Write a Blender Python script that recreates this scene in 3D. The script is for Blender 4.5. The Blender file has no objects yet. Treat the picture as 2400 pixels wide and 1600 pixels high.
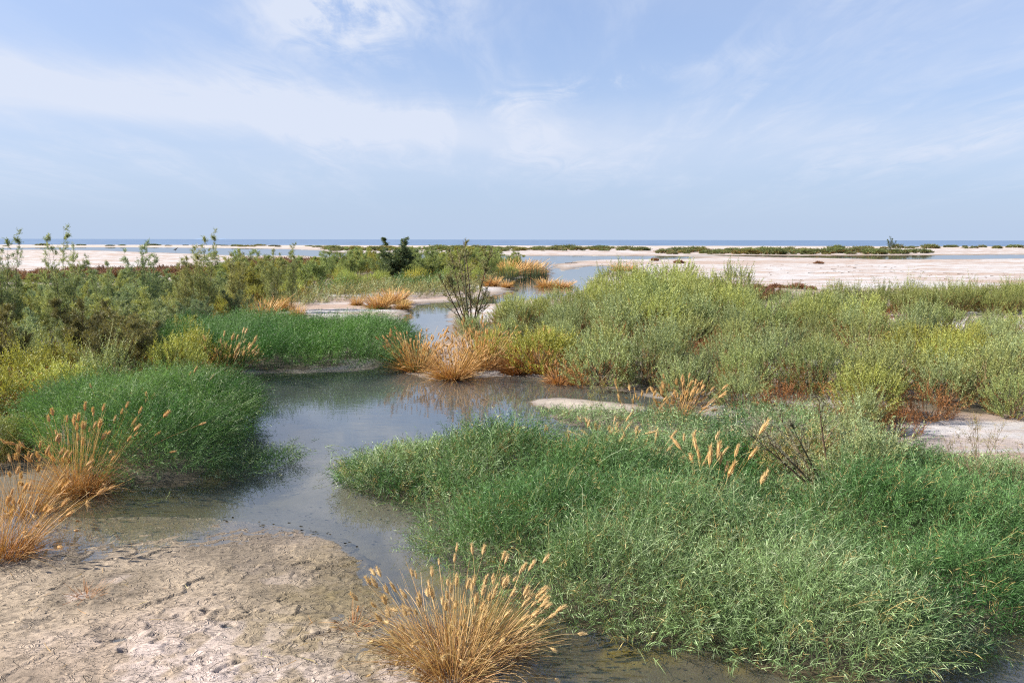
import bpy, math, random
import numpy as np
from mathutils import Matrix, Vector, Quaternion

random.seed(7)
RNG = np.random.default_rng(11)
sc = bpy.context.scene
COL = sc.collection

# ------------------------------------------------------------------ camera
CAM_H = 3.0
PITCH = math.radians(7.486)
ROLL = math.radians(0.10)
IW, IH, FPX = 2352.0, 1568.0, 1777.0        # measuring frame of the survey photo
cam = bpy.data.cameras.new('camera')
cam.sensor_fit = 'HORIZONTAL'
cam.sensor_width = 36.0
cam.lens = 36.0 * FPX / IW
cam.clip_start = 0.05
cam.clip_end = 200000.0
cam_ob = bpy.data.objects.new('camera', cam)
COL.objects.link(cam_ob)
CAM_M = Matrix.Translation((0, 0, CAM_H)) @ Matrix.Rotation(math.pi / 2 - PITCH, 4, 'X') @ Matrix.Rotation(ROLL, 4, 'Z')
cam_ob.matrix_world = CAM_M
sc.camera = cam_ob

# ------------------------------------------------------------------ world and sun
SUN_EL, SUN_AZ = math.radians(35), math.radians(-94)     # azimuth clockwise from +Y (straight out to sea)
world = bpy.data.worlds.new('World')
sc.world = world
world.use_nodes = True
SKY_STRENGTH = 0.067
EXPOSURE = 1.24


def build_world():
    nt = world.node_tree
    nt.nodes.clear()
    N, L = nt.nodes, nt.links

    def node(t, **kw):
        n = N.new(t)
        for k, v in kw.items():
            setattr(n, k, v)
        return n

    def mth(op, a, b=None, c=None):
        n = node('ShaderNodeMath', operation=op)
        for i, s in enumerate((a, b, c)):
            if s is None:
                continue
            if isinstance(s, (int, float)):
                n.inputs[i].default_value = s
            else:
                L.new(s, n.inputs[i])
        return n.outputs[0]

    def sstep(x, lo, hi):
        n = node('ShaderNodeMapRange', interpolation_type='SMOOTHSTEP')
        L.new(x, n.inputs[0])
        n.inputs[1].default_value, n.inputs[2].default_value = lo, hi
        return n.outputs[0]

    sky = node('ShaderNodeTexSky', sky_type='NISHITA')
    sky.sun_disc = False
    sky.sun_elevation = SUN_EL
    sky.sun_rotation = SUN_AZ % (2 * math.pi)
    sky.altitude = 0
    sky.air_density = 1.0
    sky.dust_density = 0.6
    sky.ozone_density = 2.5
    tc = node('ShaderNodeTexCoord')
    sep = node('ShaderNodeSeparateXYZ')
    L.new(tc.outputs['Generated'], sep.inputs[0])
    x, y, z = sep.outputs
    az = mth('MULTIPLY', mth('ARCTAN2', x, y), 180 / math.pi)
    el = mth('MULTIPLY', mth('ARCSINE', z), 180 / math.pi)
    # high thin cloud: streaks on a flat layer far above
    zz = mth('ADD', mth('MAXIMUM', z, 0.0), 0.09)
    px, py = mth('DIVIDE', x, zz), mth('DIVIDE', y, zz)
    cmb = node('ShaderNodeCombineXYZ')
    L.new(px, cmb.inputs[0]); L.new(py, cmb.inputs[1])

    def noise(rot, scale, sx, sy, detail=6, rough=0.55, dist=0.4, off=0.0):
        m = node('ShaderNodeMapping')
        m.inputs['Location'].default_value = (off, off * 0.7, 0)
        m.inputs['Rotation'].default_value = (0, 0, rot)
        m.inputs['Scale'].default_value = (sx, sy, 1)
        L.new(cmb.outputs[0], m.inputs[0])
        n = node('ShaderNodeTexNoise')
        L.new(m.outputs[0], n.inputs['Vector'])
        n.inputs['Scale'].default_value = scale
        n.inputs['Detail'].default_value = detail
        n.inputs['Roughness'].default_value = rough
        n.inputs['Distortion'].default_value = dist
        return n.outputs['Fac']

    n1 = noise(math.radians(-38), 0.55, 2.6, 0.6, 7, 0.6, 0.6, 3.1)     # cirrus streaks running to the upper right
    n2 = noise(math.radians(10), 0.8, 1.0, 1.0, 8, 0.62, 0.8, 1.7)     # soft puffs
    n3 = noise(0.0, 0.35, 0.8, 1.2, 4, 0.5, 0.2, 9.0)
    n4 = noise(math.radians(-30), 1.9, 1.8, 0.8, 9, 0.66, 1.2, 5.3)    # ragged edges
    streak = mth('MULTIPLY', mth('MULTIPLY', sstep(n1, 0.40, 0.72), sstep(n4, 0.25, 0.65)), 0.55)
    veil = mth('MULTIPLY', sstep(n3, 0.35, 0.75), 0.22)
    veil = mth('ADD', veil, mth('MULTIPLY', sstep(az, 5.0, -60.0), 0.32))

    def gauss(v, c, w):
        d = mth('DIVIDE', mth('SUBTRACT', v, c), w)
        return mth('EXPONENT', mth('MULTIPLY', mth('MULTIPLY', d, d), -1.0))

    # long stratus band low in the sky, sinking from left to right, and a bright puff above it
    bc = mth('ADD', mth('MULTIPLY', az, -0.055), 7.65)
    bc = mth('ADD', bc, mth('MULTIPLY', mth('SUBTRACT', n2, 0.5), 3.2))
    band = gauss(el, bc, 1.9)
    fade = mth('ADD', mth('MULTIPLY', sstep(az, 18.0, -14.0), 0.72), 0.16)
    band = mth('MULTIPLY', mth('MULTIPLY', band, fade), mth('ADD', mth('MULTIPLY', n2, 0.9), 0.55))
    puff = mth('MULTIPLY', gauss(az, -11.5, 5.5), gauss(el, 15.2, 2.3))
    puff = mth('MULTIPLY', puff, mth('MULTIPLY', sstep(mth('ADD', mth('MULTIPLY', n2, 0.5), mth('MULTIPLY', n4, 0.5)), 0.40, 0.58), 1.35))
    wisp = gauss(mth('SUBTRACT', el, mth('MULTIPLY', mth('SUBTRACT', az, 5.0), 0.16)), 10.6, 0.75)
    wisp = mth('MULTIPLY', mth('MULTIPLY', wisp, gauss(az, 5.0, 9.0)), mth('MULTIPLY', sstep(mth('ADD', mth('MULTIPLY', n1, 0.5), mth('MULTIPLY', n4, 0.5)), 0.40, 0.60), 0.75))
    cl = mth('ADD', mth('ADD', streak, veil), mth('ADD', band, mth('ADD', puff, wisp)))
    cl = mth('MULTIPLY', cl, sstep(el, 0.8, 6.0))
    cl = mth('MINIMUM', cl, 0.92)
    # sky tinted a little to the cool, with the sea haze near the horizon
    tint = node('ShaderNodeMix', data_type='RGBA', blend_type='MULTIPLY')
    tint.inputs[0].default_value = 1.0
    L.new(sky.outputs[0], tint.inputs[6])
    tint.inputs[7].default_value = (0.80, 0.93, 1.22, 1)
    hz = node('ShaderNodeMix', data_type='RGBA')
    L.new(mth('EXPONENT', mth('MULTIPLY', mth('MAXIMUM', el, 0.0), -1 / 22.0)), hz.inputs[0])
    L.new(tint.outputs[2], hz.inputs[6])
    hz.inputs[7].default_value = (3.20, 3.95, 5.20, 1)
    mix = node('ShaderNodeMix', data_type='RGBA')
    L.new(cl, mix.inputs[0])
    L.new(hz.outputs[2], mix.inputs[6])
    mix.inputs[7].default_value = (4.7, 5.1, 6.0, 1)
    bg = node('ShaderNodeBackground')
    bg.inputs[1].default_value = SKY_STRENGTH
    L.new(mix.outputs[2], bg.inputs[0])
    out = node('ShaderNodeOutputWorld')
    L.new(bg.outputs[0], out.inputs[0])


build_world()
sun = bpy.data.lights.new('sun', 'SUN')
sun.energy = 5.0
sun.angle = math.radians(0.53)
sun.color = (1.0, 0.93, 0.82)
sun_ob = bpy.data.objects.new('sun', sun)
COL.objects.link(sun_ob)
to_sun = Vector((math.sin(SUN_AZ) * math.cos(SUN_EL), math.cos(SUN_AZ) * math.cos(SUN_EL), math.sin(SUN_EL)))
sun_ob.rotation_euler = to_sun.to_track_quat('Z', 'Y').to_euler()
sun_ob.location = to_sun * 50

vs = sc.view_settings
vs.view_transform = 'Standard'
vs.look = 'None'
vs.exposure = EXPOSURE
vs.gamma = 1.0
vs.use_curve_mapping = False
cy = sc.cycles
cy.max_bounces = 6
cy.diffuse_bounces = 3
cy.glossy_bounces = 3
cy.transmission_bounces = 4
cy.transparent_max_bounces = 8
cy.caustics_reflective = False
cy.caustics_refractive = False
cy.use_denoising = False
cy.use_adaptive_sampling = True
cy.adaptive_threshold = 0.015
cy.filter_width = 1.15
cy.sample_clamp_indirect = 6.0

# ------------------------------------------------------------------ survey helpers
R3 = np.array(CAM_M.to_3x3())


def ground(u, v, z=0.0):
    """ground point seen at survey pixel (u, v)"""
    d = R3 @ np.array([(u - IW / 2) / FPX, (IH / 2 - v) / FPX, -1.0])
    t = (z - CAM_H) / d[2]
    return np.array([d[0] * t, d[1] * t])


def G(pts):
    return np.array([ground(u, v) for u, v in pts])


def ss(a, b, x):
    t = np.clip((x - a) / (b - a), 0, 1)
    return t * t * (3 - 2 * t)


def hash2(ix, iy, seed):
    h = (ix.astype(np.int64) * 374761393 + iy.astype(np.int64) * 668265263 + seed * 974634533) & 0x7fffffff
    h = ((h ^ (h >> 13)) * 1274126177) & 0x7fffffff
    h = (h ^ (h >> 16)) & 0xffff
    return h / 65535.0


def vnoise(x, y, seed=0):
    ix, iy = np.floor(x), np.floor(y)
    fx, fy = x - ix, y - iy
    fx, fy = fx * fx * fx * (fx * (fx * 6 - 15) + 10), fy * fy * fy * (fy * (fy * 6 - 15) + 10)
    a, b = hash2(ix, iy, seed), hash2(ix + 1, iy, seed)
    c, d = hash2(ix, iy + 1, seed), hash2(ix + 1, iy + 1, seed)
    return (a + (b - a) * fx) * (1 - fy) + (c + (d - c) * fx) * fy


def fbm(x, y, octv=4, seed=0, gain=0.5):
    s, a, t = 0, 1.0, 0
    for o in range(octv):
        s = s + a * vnoise(x, y, seed + o * 17)
        t += a
        a *= gain
        x, y = x * 1.93 * 0.8 - y * 1.93 * 0.6 + 3.7, x * 1.93 * 0.6 + y * 1.93 * 0.8 + 1.3
    return s / t


def sdf(px, py, poly):
    """signed distance to a polygon, negative inside"""
    d = np.full(px.shape, 1e12)
    ins = np.zeros(px.shape, bool)
    n = len(poly)
    for i in range(n):
        ax, ay = poly[i]
        bx, by = poly[(i + 1) % n]
        ex, ey = bx - ax, by - ay
        wx, wy = px - ax, py - ay
        t = np.clip((wx * ex + wy * ey) / (ex * ex + ey * ey + 1e-12), 0, 1)
        dx, dy = wx - ex * t, wy - ey * t
        np.minimum(d, dx * dx + dy * dy, out=d)
        if ay != by:
            c = (ay > py) != (by > py)
            ins ^= c & (px < ex * (py - ay) / (by - ay) + ax)
    d = np.sqrt(d)
    return np.where(ins, -d, d)


def smooth_poly(p, it=2):
    p = np.asarray(p, float)
    for _ in range(it):
        q = np.roll(p, -1, 0)
        p = np.stack([p * 0.75 + q * 0.25, p * 0.25 + q * 0.75], 1).reshape(-1, 2)
    return p


# ------------------------------------------------------------------ the lie of the land (survey polygons on the ground plane)
Z2 = lambda X, Y: ((800 + X / 2.94) * 0.98, (500 + Y / 2.94) * 0.98)
CHANNEL = smooth_poly(G([
    Z2(1250, 500), Z2(1130, 545), (1090, 690), (1020, 694), (985, 696), (945, 705), (925, 735), (920, 770), (905, 812),
    (880, 838), (840, 852), (700, 856), (580, 862), (560, 900), (560, 950), (562, 1000), (520, 1042), (478, 1085),
    (440, 1118), (380, 1125), (260, 1120), (160, 1140), (90, 1165), (170, 1192), (300, 1186), (460, 1186), (620, 1205), (740, 1232),
    (830, 1280), (880, 1345), (930, 1420), (1010, 1475), (1110, 1530), (1120, 1640), (1150, 1900), (3600, 1900), (2900, 1520), (2420, 1405),
    (2330, 1420), (2220, 1490), (2100, 1530), (2000, 1562), (1880, 1566), (1760, 1552), (1700, 1510), (1600, 1492), (1450, 1475),
    (1300, 1432), (1200, 1392), (1060, 1332), (965, 1258), (990, 1235), (1005, 1195), (950, 1168), (800, 1125),
    (805, 1105), (835, 1072), (900, 1052), (1000, 1038), (1120, 1030), (1260, 1044), (1330, 1052), (1470, 1045), (1490, 1010), (1400, 990),
    (1300, 975), (1250, 950), (1380, 946), (1450, 958), (1560, 948), (1640, 938), (1480, 908), (1330, 882), (1160, 862), (1020, 876), (950, 862), (905, 840),
    (940, 812), (1010, 790), (1035, 760), (1025, 725), (1040, 705), (1110, 700), Z2(1400, 585), Z2(1640, 560),
    Z2(1690, 530), Z2(1500, 500)]), 1)
SPIT = smooth_poly(G([(1215, 918), (1300, 914), (1420, 926), (1490, 936), (1440, 952), (1330, 944), (1240, 934)]), 1)
LAGOON = smooth_poly(G([
    Z2(1180, 292), Z2(1500, 292), Z2(1900, 292), Z2(2350, 293), Z2(2450, 305), Z2(2350, 318), Z2(1900, 318), Z2(1640, 325), Z2(1540, 345), Z2(1430, 352),
    Z2(1480, 388), Z2(1560, 396), Z2(1640, 372), Z2(1750, 360), Z2(1900, 366), Z2(1850, 395), Z2(1800, 430),
    Z2(1740, 450), Z2(1700, 490), Z2(1690, 535), Z2(1600, 560), Z2(1400, 575), Z2(1150, 548), Z2(1165, 515), Z2(1190, 450), Z2(1290, 436),
    Z2(1330, 380), Z2(1300, 340), Z2(1180, 318), Z2(700, 312), Z2(300, 310), Z2(-200, 300), (700, 587), (560, 588), (420, 582),
    (340, 580), (250, 576), (140, 574), (60, 574), (-300, 577), (-300, 571), (60, 569), (250, 567.5), (450, 569), (620, 571), (740, 575), (760, 580), (900, 583), (1060, 585)]), 1)
RIGHT_POOL = smooth_poly(G([(1580, 586.5), (1700, 586), (1850, 587), (2000, 586.5), (2150, 586), (2300, 585), (2700, 582), (2700, 587), (2450, 593),
                            (2200, 596), (2050, 597), (1900, 593), (1720, 590)]), 1)
BROWN_POOL = smooth_poly(G([(540, 728), (600, 718), (680, 724), (700, 733), (650, 742), (560, 742)]), 1)
MUD_BAR = smooth_poly(G([(660, 738), (720, 712), (800, 700), (850, 702), (840, 712), (790, 735), (700, 748)]), 1)
MUD = smooth_poly(G([(-900, 1230), (0, 1215), (90, 1168), (170, 1192), (300, 1186), (460, 1186), (620, 1205), (740, 1232),
                     (830, 1280), (880, 1345), (930, 1420), (1010, 1475), (1110, 1530), (1120, 1640), (1140, 1900), (-3000, 1900)]), 1)
BED1 = smooth_poly(G([(330, 800), (480, 785), (640, 782), (780, 784), (860, 792), (900, 806), (893, 828), (860, 846), (780, 852), (680, 855), (590, 858), (480, 862), (360, 850)]), 1)
MOUND2 = smooth_poly(G([(60, 1010), (220, 965), (380, 938), (480, 935), (545, 950), (560, 985), (545, 1020), (505, 1052), (472, 1085), (440, 1110), (390, 1120), (320, 1120), (255, 1108), (150, 1075)]), 1)
BED3 = smooth_poly(G([(800, 1115), (835, 1075), (900, 1055), (1000, 1040), (1120, 1032), (1260, 1046), (1330, 1055), (1470, 1055), (1560, 1050), (1700, 1062), (1950, 1060),
                      (2080, 1062), (2200, 1082), (2420, 1110), (2800, 1180), (2900, 1380), (2440, 1400), (2335, 1415), (2225, 1485), (2110, 1525), (2010, 1558), (1880, 1562), (1765, 1548), (1700, 1505), (1600, 1488),
                      (1450, 1470), (1300, 1428), (1200, 1388), (1062, 1328), (975, 1262), (1000, 1238), (1012, 1195), (950, 1165), (850, 1140)]), 1)
BED4 = smooth_poly(G([(1255, 962), (1330, 958), (1450, 972), (1600, 980), (1780, 972), (1900, 985), (1960, 1010), (2000, 1050), (1900, 1062), (1700, 1064), (1560, 1050), (1500, 1040), (1500, 1010), (1400, 990), (1310, 978)]), 1)
ISLET = smooth_poly(G([(515, 1088), (560, 1062), (610, 1055), (655, 1050), (668, 1060), (620, 1080), (570, 1096), (525, 1100)]), 1)
RUSH_RIM = smooth_poly(G([(890, 815), (930, 808), (960, 820), (970, 850), (930, 855), (895, 838)]), 1)
FAR_GREEN = smooth_poly(G([(890, 664), (960, 662), (1040, 662), (1050, 672), (960, 676), (890, 674)]), 1)
THICKET = smooth_poly(G([(1045, 800), (1110, 836), (1200, 856), (1330, 880), (1480, 912), (1640, 940), (1760, 958), (1900, 985), (2000, 1000), (2100, 985), (2120, 955), (2250, 950), (2420, 985),
                         (2700, 985), (2650, 768), (2200, 766), (2060, 758), (1900, 745), (1760, 722), (1640, 706), (1500, 696), (1400, 700), (1330, 718), (1180, 742), (1090, 750), (1050, 770)]), 1)
LEFT = smooth_poly(G([(-350, 990), (0, 985), (90, 960), (230, 930), (400, 905), (480, 872), (420, 800), (480, 770), (560, 748), (560, 720), (480, 712), (250, 715), (0, 725), (-350, 740)]), 1)
MID = smooth_poly(G([(520, 705), (700, 690), (830, 672), (880, 660), (1050, 658), (1130, 655), (1170, 640), (1195, 626), (1150, 614), (1000, 612), (850, 618), (740, 632), (640, 650), (500, 668)]), 1)
BACK0 = G([(-60, 735), (250, 722), (560, 722), (640, 700), (520, 676), (260, 680), (-60, 688)])
SOIL_LEFT = G([(-600, 1000), (100, 950), (250, 1000), (260, 1100), (150, 1125), (40, 1160), (-50, 1200), (-600, 1240)])
SANDY = smooth_poly(G([(2110, 985), (2200, 965), (2420, 985), (2500, 1060), (2330, 1075), (2200, 1062), (2130, 1030)]), 1)
RIVULET = G([(905, 1300), (960, 1262)])
WATERS = [CHANNEL, LAGOON, RIGHT_POOL, BROWN_POOL]
SHORE_Y = 378.0
PITS = [(270, 1462, .16, .022), (276, 1472, .06, .02), (290, 1500, .05, .025), (477, 1408, .05, .025), (525, 1440, .05, .025), (130, 1438, .20, .022),
        (450, 1530, .04, .02)]


def land(px, py):
    """height, water distance and masks of the ground at px, py (no fine relief)"""
    r = np.hypot(px, py)
    jit = (fbm(px * 1.3, py * 1.3, 4, 5) - 0.5) * np.clip(r * 0.035, 0.12, 3.0)
    w = np.full(px.shape, 1e9)
    for p in WATERS:
        w = np.minimum(w, sdf(px, py, p))
    spit = sdf(px, py, SPIT)
    w = np.maximum(w, -(spit - 0.05))
    w0 = w + jit * 0.8
    slope = 0.16
    deep = np.where(r < 90, 0.17, 0.3)
    h = np.where(w0 < 0, np.maximum(w0 * slope, -deep), np.where(r < 30, 0.035, 0.09) * (1 - np.exp(-np.maximum(w0, 0) / 0.7)))
    h = h + np.where(w0 > 0.2, (fbm(px * 0.35, py * 0.35, 4, 21) - 0.5) * 0.10 * ss(0.2, 2.0, w0), 0)
    h = h + np.where(w0 < 0, (fbm(px * 1.5, py * 1.5, 4, 91) - 0.5) * 0.05 * ss(0, -1.0, w0), 0)
    # spit: barely above the water
    h = np.where(spit < 0.0, np.minimum(h, 0.015 + np.clip(-spit, 0, .4) * 0.05), h)
    # near mud flat: slowly rising from just below the water
    mud = sdf(px, py, MUD) + (fbm(px * 2.4, py * 2.4, 3, 36) - .5) * 0.45
    wr = np.maximum(w, 0)
    hm = 0.006 + 0.014 * np.minimum(wr, 5.0) + (fbm(px * 0.9, py * 0.9, 3, 33) - 0.5) * 0.022 - 0.026 * ss(-1.6, -3.6, px) * ss(6.2, 7.6, py)
    hm = np.where(w < 0, np.maximum(w * 0.10 + 0.004, -0.14), hm)
    m = ss(0.45, -0.10, mud)
    h = h * (1 - m) + hm * m
    # far beach ridge and sea floor
    beach = ss(SHORE_Y - 95, SHORE_Y - 40, py) * 0.16
    h = np.where(py > 150, np.maximum(h, np.where(w0 > 4, h + beach, h)), h)
    h = np.where(py > SHORE_Y - 8, h * ss(SHORE_Y + 6, SHORE_Y - 8, py) - (1 - ss(SHORE_Y + 6, SHORE_Y - 8, py)) * 1.5, h)
    for u, v, rad, dep in PITS:
        g = ground(u, v)
        dd = np.hypot(px - g[0], (py - g[1]) * 1.3)
        h = h - dep * np.exp(-(dd / rad) ** 4) + dep * 0.25 * np.exp(-((dd - rad * 1.35) / (rad * 0.3)) ** 2)
    return h, w, m, spit


def crust(px, py):
    """fine crinkled relief of the drying mud"""
    wx = (fbm(px * 3.1, py * 3.1, 3, 51) - 0.5) * 0.30
    wy = (fbm(px * 3.1 + 9, py * 3.1, 3, 52) - 0.5) * 0.30
    a = px * 0.86 + py * 0.5
    b = -px * 0.5 + py * 0.86
    n1 = 1 - np.abs(2 * vnoise((a + wx) * 6.0, (b + wy) * 13.0, 61) - 1)
    n2 = 1 - np.abs(2 * vnoise((a - wy) * 13.0, (b + wx) * 26.0, 62) - 1)
    n3 = fbm(px * 30, py * 30, 3, 63)
    patch = 0.35 + 0.9 * ss(0.35, 0.62, fbm(px * 1.1, py * 1.1, 3, 64))
    n4 = 1 - np.abs(2 * vnoise((a + wy) * 3.2, (b - wx) * 6.0, 66) - 1)
    q = fbm((a + wx * .6) * 1.7, (b + wy * .6) * 2.6, 4, 67) * 4.5
    f = q - np.floor(q)
    lip = np.exp(-((f - 0.10) / 0.13) ** 2) * 0.010 - f * 0.016
    q2 = fbm((a - wy) * 4.2, (b + wx) * 6.0, 3, 68) * 2.6
    f2 = q2 - np.floor(q2)
    lip2 = np.exp(-((f2 - 0.12) / 0.16) ** 2) * 0.006 - f2 * 0.010
    return (lip * (.4 + patch) + lip2 * (.5 + .6 * patch)) * .42 + n4 ** 6 * 0.006 + (n3 - 0.5) * 0.005 + 0.018


def lerp(a, b, t):
    return a + (b - a) * t[..., None]


def C3(*c):
    return np.array(c, float)


def ground_colour(px, py, h, w, m, spit, fine):
    r = np.hypot(px, py)
    n_big = fbm(px * 0.18, py * 0.18, 4, 71)
    n_mid = fbm(px * 1.1, py * 1.1, 4, 72)
    n_fin = fbm(px * 6, py * 6, 3, 73)
    # salt-crusted sand everywhere, streaky with distance
    st = fbm(px * 0.05, py * 0.22, 4, 74)
    st2 = fbm(px * 0.25, py * 0.9, 4, 75)
    salt = C3(0.40, 0.38, 0.375)[None] * np.ones(px.shape)[..., None]
    col = lerp(salt, np.broadcast_to(C3(0.30, 0.215, 0.165), salt.shape), np.clip(ss(0.50, 0.68, st) * 0.55 + ss(0.55, 0.68, st2) * 0.75 + ss(.58, .66, fbm(px * .16, py * 1.3, 4, 76)) * .55, 0, .9))
    col = col * (0.90 + 0.2 * n_fin)[..., None]
    # damp rim by the water
    rim = ss(np.clip(r * .03, .5, 4), 0.0, w) * (w > -0.2)
    col = lerp(col, np.broadcast_to(C3(0.22, 0.175, 0.125), col.shape), rim * 0.65 * ss(8, 20, r))
    # littered soil under the green beds near by, their shade put into its colour
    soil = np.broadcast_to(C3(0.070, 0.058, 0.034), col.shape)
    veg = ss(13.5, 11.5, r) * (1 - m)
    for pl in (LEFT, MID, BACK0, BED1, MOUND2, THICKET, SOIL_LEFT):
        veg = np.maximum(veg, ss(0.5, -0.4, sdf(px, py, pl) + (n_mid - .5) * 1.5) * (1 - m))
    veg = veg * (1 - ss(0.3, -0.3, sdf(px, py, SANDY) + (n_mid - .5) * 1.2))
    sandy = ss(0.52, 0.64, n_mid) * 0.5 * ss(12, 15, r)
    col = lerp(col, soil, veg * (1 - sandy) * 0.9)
    # near mud flat
    mud = lerp(np.broadcast_to(C3(0.31, 0.248, 0.182), col.shape), np.broadcast_to(C3(0.20, 0.16, 0.115), col.shape), ss(0.40, 0.62, n_mid))
    mud = lerp(mud, np.broadcast_to(C3(0.30, 0.225, 0.18), col.shape), ss(0.5, 0.7, n_big) * 0.5)
    g = ground(900, 1560)
    white = ss(1.9, 0.5, np.hypot((px - g[0]) * 0.75, (py - g[1]) * 1.1) + (n_mid - .5) * 1.6) * ss(0.30, 0.55, n_fin)
    white = np.maximum(white, ss(0.60, 0.72, n_mid) * ss(.42, .6, n_fin) * 0.5 * ss(7.4, 5.8, py))
    mud = lerp(mud, np.broadcast_to(C3(0.50, 0.415, 0.385), col.shape), white * 0.85)
    ga = ground(860, 1370)
    alg = ss(1.5, 0.2, np.hypot((px - ga[0]) * 1.1, (py - ga[1]) * 0.8) + (n_mid - .5) * 0.9)
    gb = ground(330, 1190)
    alg = np.maximum(alg, ss(1.6, 0.1, np.hypot((px - gb[0]) * 0.75, (py - gb[1]) * 1.5) + (n_mid - .5) * 0.8) * 0.8)
    mud = lerp(mud, np.broadcast_to(C3(0.175, 0.135, 0.045), col.shape), alg * 0.75 * (0.5 + 0.7 * n_fin))
    # dark organic grains in the hollows between crusts
    mud = lerp(mud, np.broadcast_to(C3(0.10, 0.08, 0.06), col.shape), ss(0.56, 0.70, fbm(px * 9, py * 14, 3, 79)) * 0.35)
    col = lerp(col, mud, m)
    # stream bed
    bed = lerp(np.broadcast_to(C3(0.085, 0.066, 0.038), col.shape), np.broadcast_to(C3(0.15, 0.125, 0.085), col.shape), ss(0.35, 0.65, n_mid))
    bed = lerp(bed, np.broadcast_to(C3(0.22, 0.17, 0.03), col.shape), ss(-0.55, -0.05, w) * ss(0.40, 0.62, fbm(px * 2.2, py * 2.2, 3, 77)) * 0.7)
    gc = ground(730, 1130)
    pale = ss(3.0, 0.6, np.hypot((px - gc[0]) * 1.1, (py - gc[1]) * 0.55) + (n_mid - .5) * 1.2)
    bed = lerp(bed, np.broadcast_to(C3(0.165, 0.152, 0.130), col.shape), pale * .85)
    gd = ground(320, 1145)
    bed = lerp(bed, np.broadcast_to(C3(0.095, 0.080, 0.028), col.shape), ss(1.7, .5, np.hypot((px - gd[0]) * .8, (py - gd[1]) * 1.2) + (n_mid - .5)) * .9)
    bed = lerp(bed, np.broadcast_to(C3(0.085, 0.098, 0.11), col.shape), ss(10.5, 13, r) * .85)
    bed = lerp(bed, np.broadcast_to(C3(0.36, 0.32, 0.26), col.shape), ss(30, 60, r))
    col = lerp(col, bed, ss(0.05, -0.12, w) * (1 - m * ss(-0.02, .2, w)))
    # little gravel spit
    col = lerp(col, np.broadcast_to(C3(0.40, 0.345, 0.29), col.shape) * (0.75 + .5 * n_fin)[..., None], ss(0.05, -0.08, spit))
    # far beach
    col = lerp(col, np.broadcast_to(C3(0.42, 0.36, 0.31), col.shape), ss(SHORE_Y - 150, SHORE_Y - 60, py) * 0.7)
    wet = np.clip(ss(0.035, -0.01, h) * (r < 120) + rim * 0.5, 0, 1)
    return col, wet


# ------------------------------------------------------------------ mesh helpers
def mesh_np(name, verts, quads, col=None, smooth=True, extra=None):
    """verts (n,3), quads (m,4), col (n,3)"""
    me = bpy.data.meshes.new(name)
    verts = np.ascontiguousarray(verts, np.float32)
    quads = np.ascontiguousarray(quads, np.int32)
    k = quads.shape[1]
    me.vertices.add(len(verts))
    me.vertices.foreach_set('co', verts.ravel())
    me.loops.add(quads.size)
    me.loops.foreach_set('vertex_index', quads.ravel())
    me.polygons.add(len(quads))
    me.polygons.foreach_set('loop_start', np.arange(0, quads.size, k, dtype=np.int32))
    me.polygons.foreach_set('loop_total', np.full(len(quads), k, np.int32))
    me.polygons.foreach_set('use_smooth', np.full(len(quads), smooth, bool))
    if col is not None:
        a = me.attributes.new('Col', 'FLOAT_COLOR', 'POINT')
        c = np.ones((len(verts), 4), np.float32)
        c[:, :3] = col
        a.data.foreach_set('color', c.ravel())
    for nm, arr in (extra or {}).items():
        a = me.attributes.new(nm, 'FLOAT', 'POINT')
        a.data.foreach_set('value', np.ascontiguousarray(arr, np.float32))
    me.update(calc_edges=True)
    me.validate()
    return me


class MB:
    """collects quads with vertex colours"""
    def __init__(self):
        self.v, self.q, self.c, self.n = [], [], [], 0

    def add(self, v, q, c):
        v = v.reshape(-1, 3)
        self.v.append(v)
        self.q.append(q.reshape(-1, 4) + self.n)
        self.c.append(np.broadcast_to(c, v.shape) if c.ndim == 1 else c.reshape(-1, 3))
        self.n += len(v)

    def mesh(self, name, smooth=False):
        return mesh_np(name, np.concatenate(self.v), np.concatenate(self.q), np.concatenate(self.c), smooth)


def unit(a):
    return a / (np.linalg.norm(a, axis=-1, keepdims=True) + 1e-9)


def rdir(n, rng, zmin=-1.0):
    z = rng.uniform(zmin, 1, n)
    a = rng.uniform(0, 2 * np.pi, n)
    s = np.sqrt(1 - z * z)
    return np.stack([s * np.cos(a), s * np.sin(a), z], -1)


def path(P, D, L, B, t):
    """point and tangent of a bent stalk: P + D L t + B L t^2 ; t (n,k)"""
    Lt = (L[:, None] * t)[..., None]
    p = P[:, None] + D[:, None] * Lt + B[:, None] * (L[:, None] * t * t)[..., None]
    tan = unit(D[:, None] + 2 * B[:, None] * t[..., None])
    return p, tan


def ribbons(mb, P, D, L, W, B, S, c0, c1, rng, tip=0.15):
    n = len(P)
    t = np.broadcast_to(np.linspace(0, 1, S + 1), (n, S + 1))
    p, tan = path(P, D, L, B, t)
    side = unit(np.cross(tan, rdir(n, rng)[:, None]))
    w = (W[:, None] * (1 - (1 - tip) * t))[..., None] * 0.5
    v = np.stack([p - side * w, p + side * w], 2)            # n,S+1,2,3
    i = np.arange(n)[:, None] * (S + 1) * 2 + np.arange(S)[None] * 2
    q = np.stack([i, i + 1, i + 3, i + 2], -1)
    c = c0[:, None] + (c1 - c0)[:, None] * t[..., None]
    c = np.repeat(c[:, :, None], 2, 2)
    mb.add(v, q, c)
    return p[:, -1], tan[:, -1]


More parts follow.
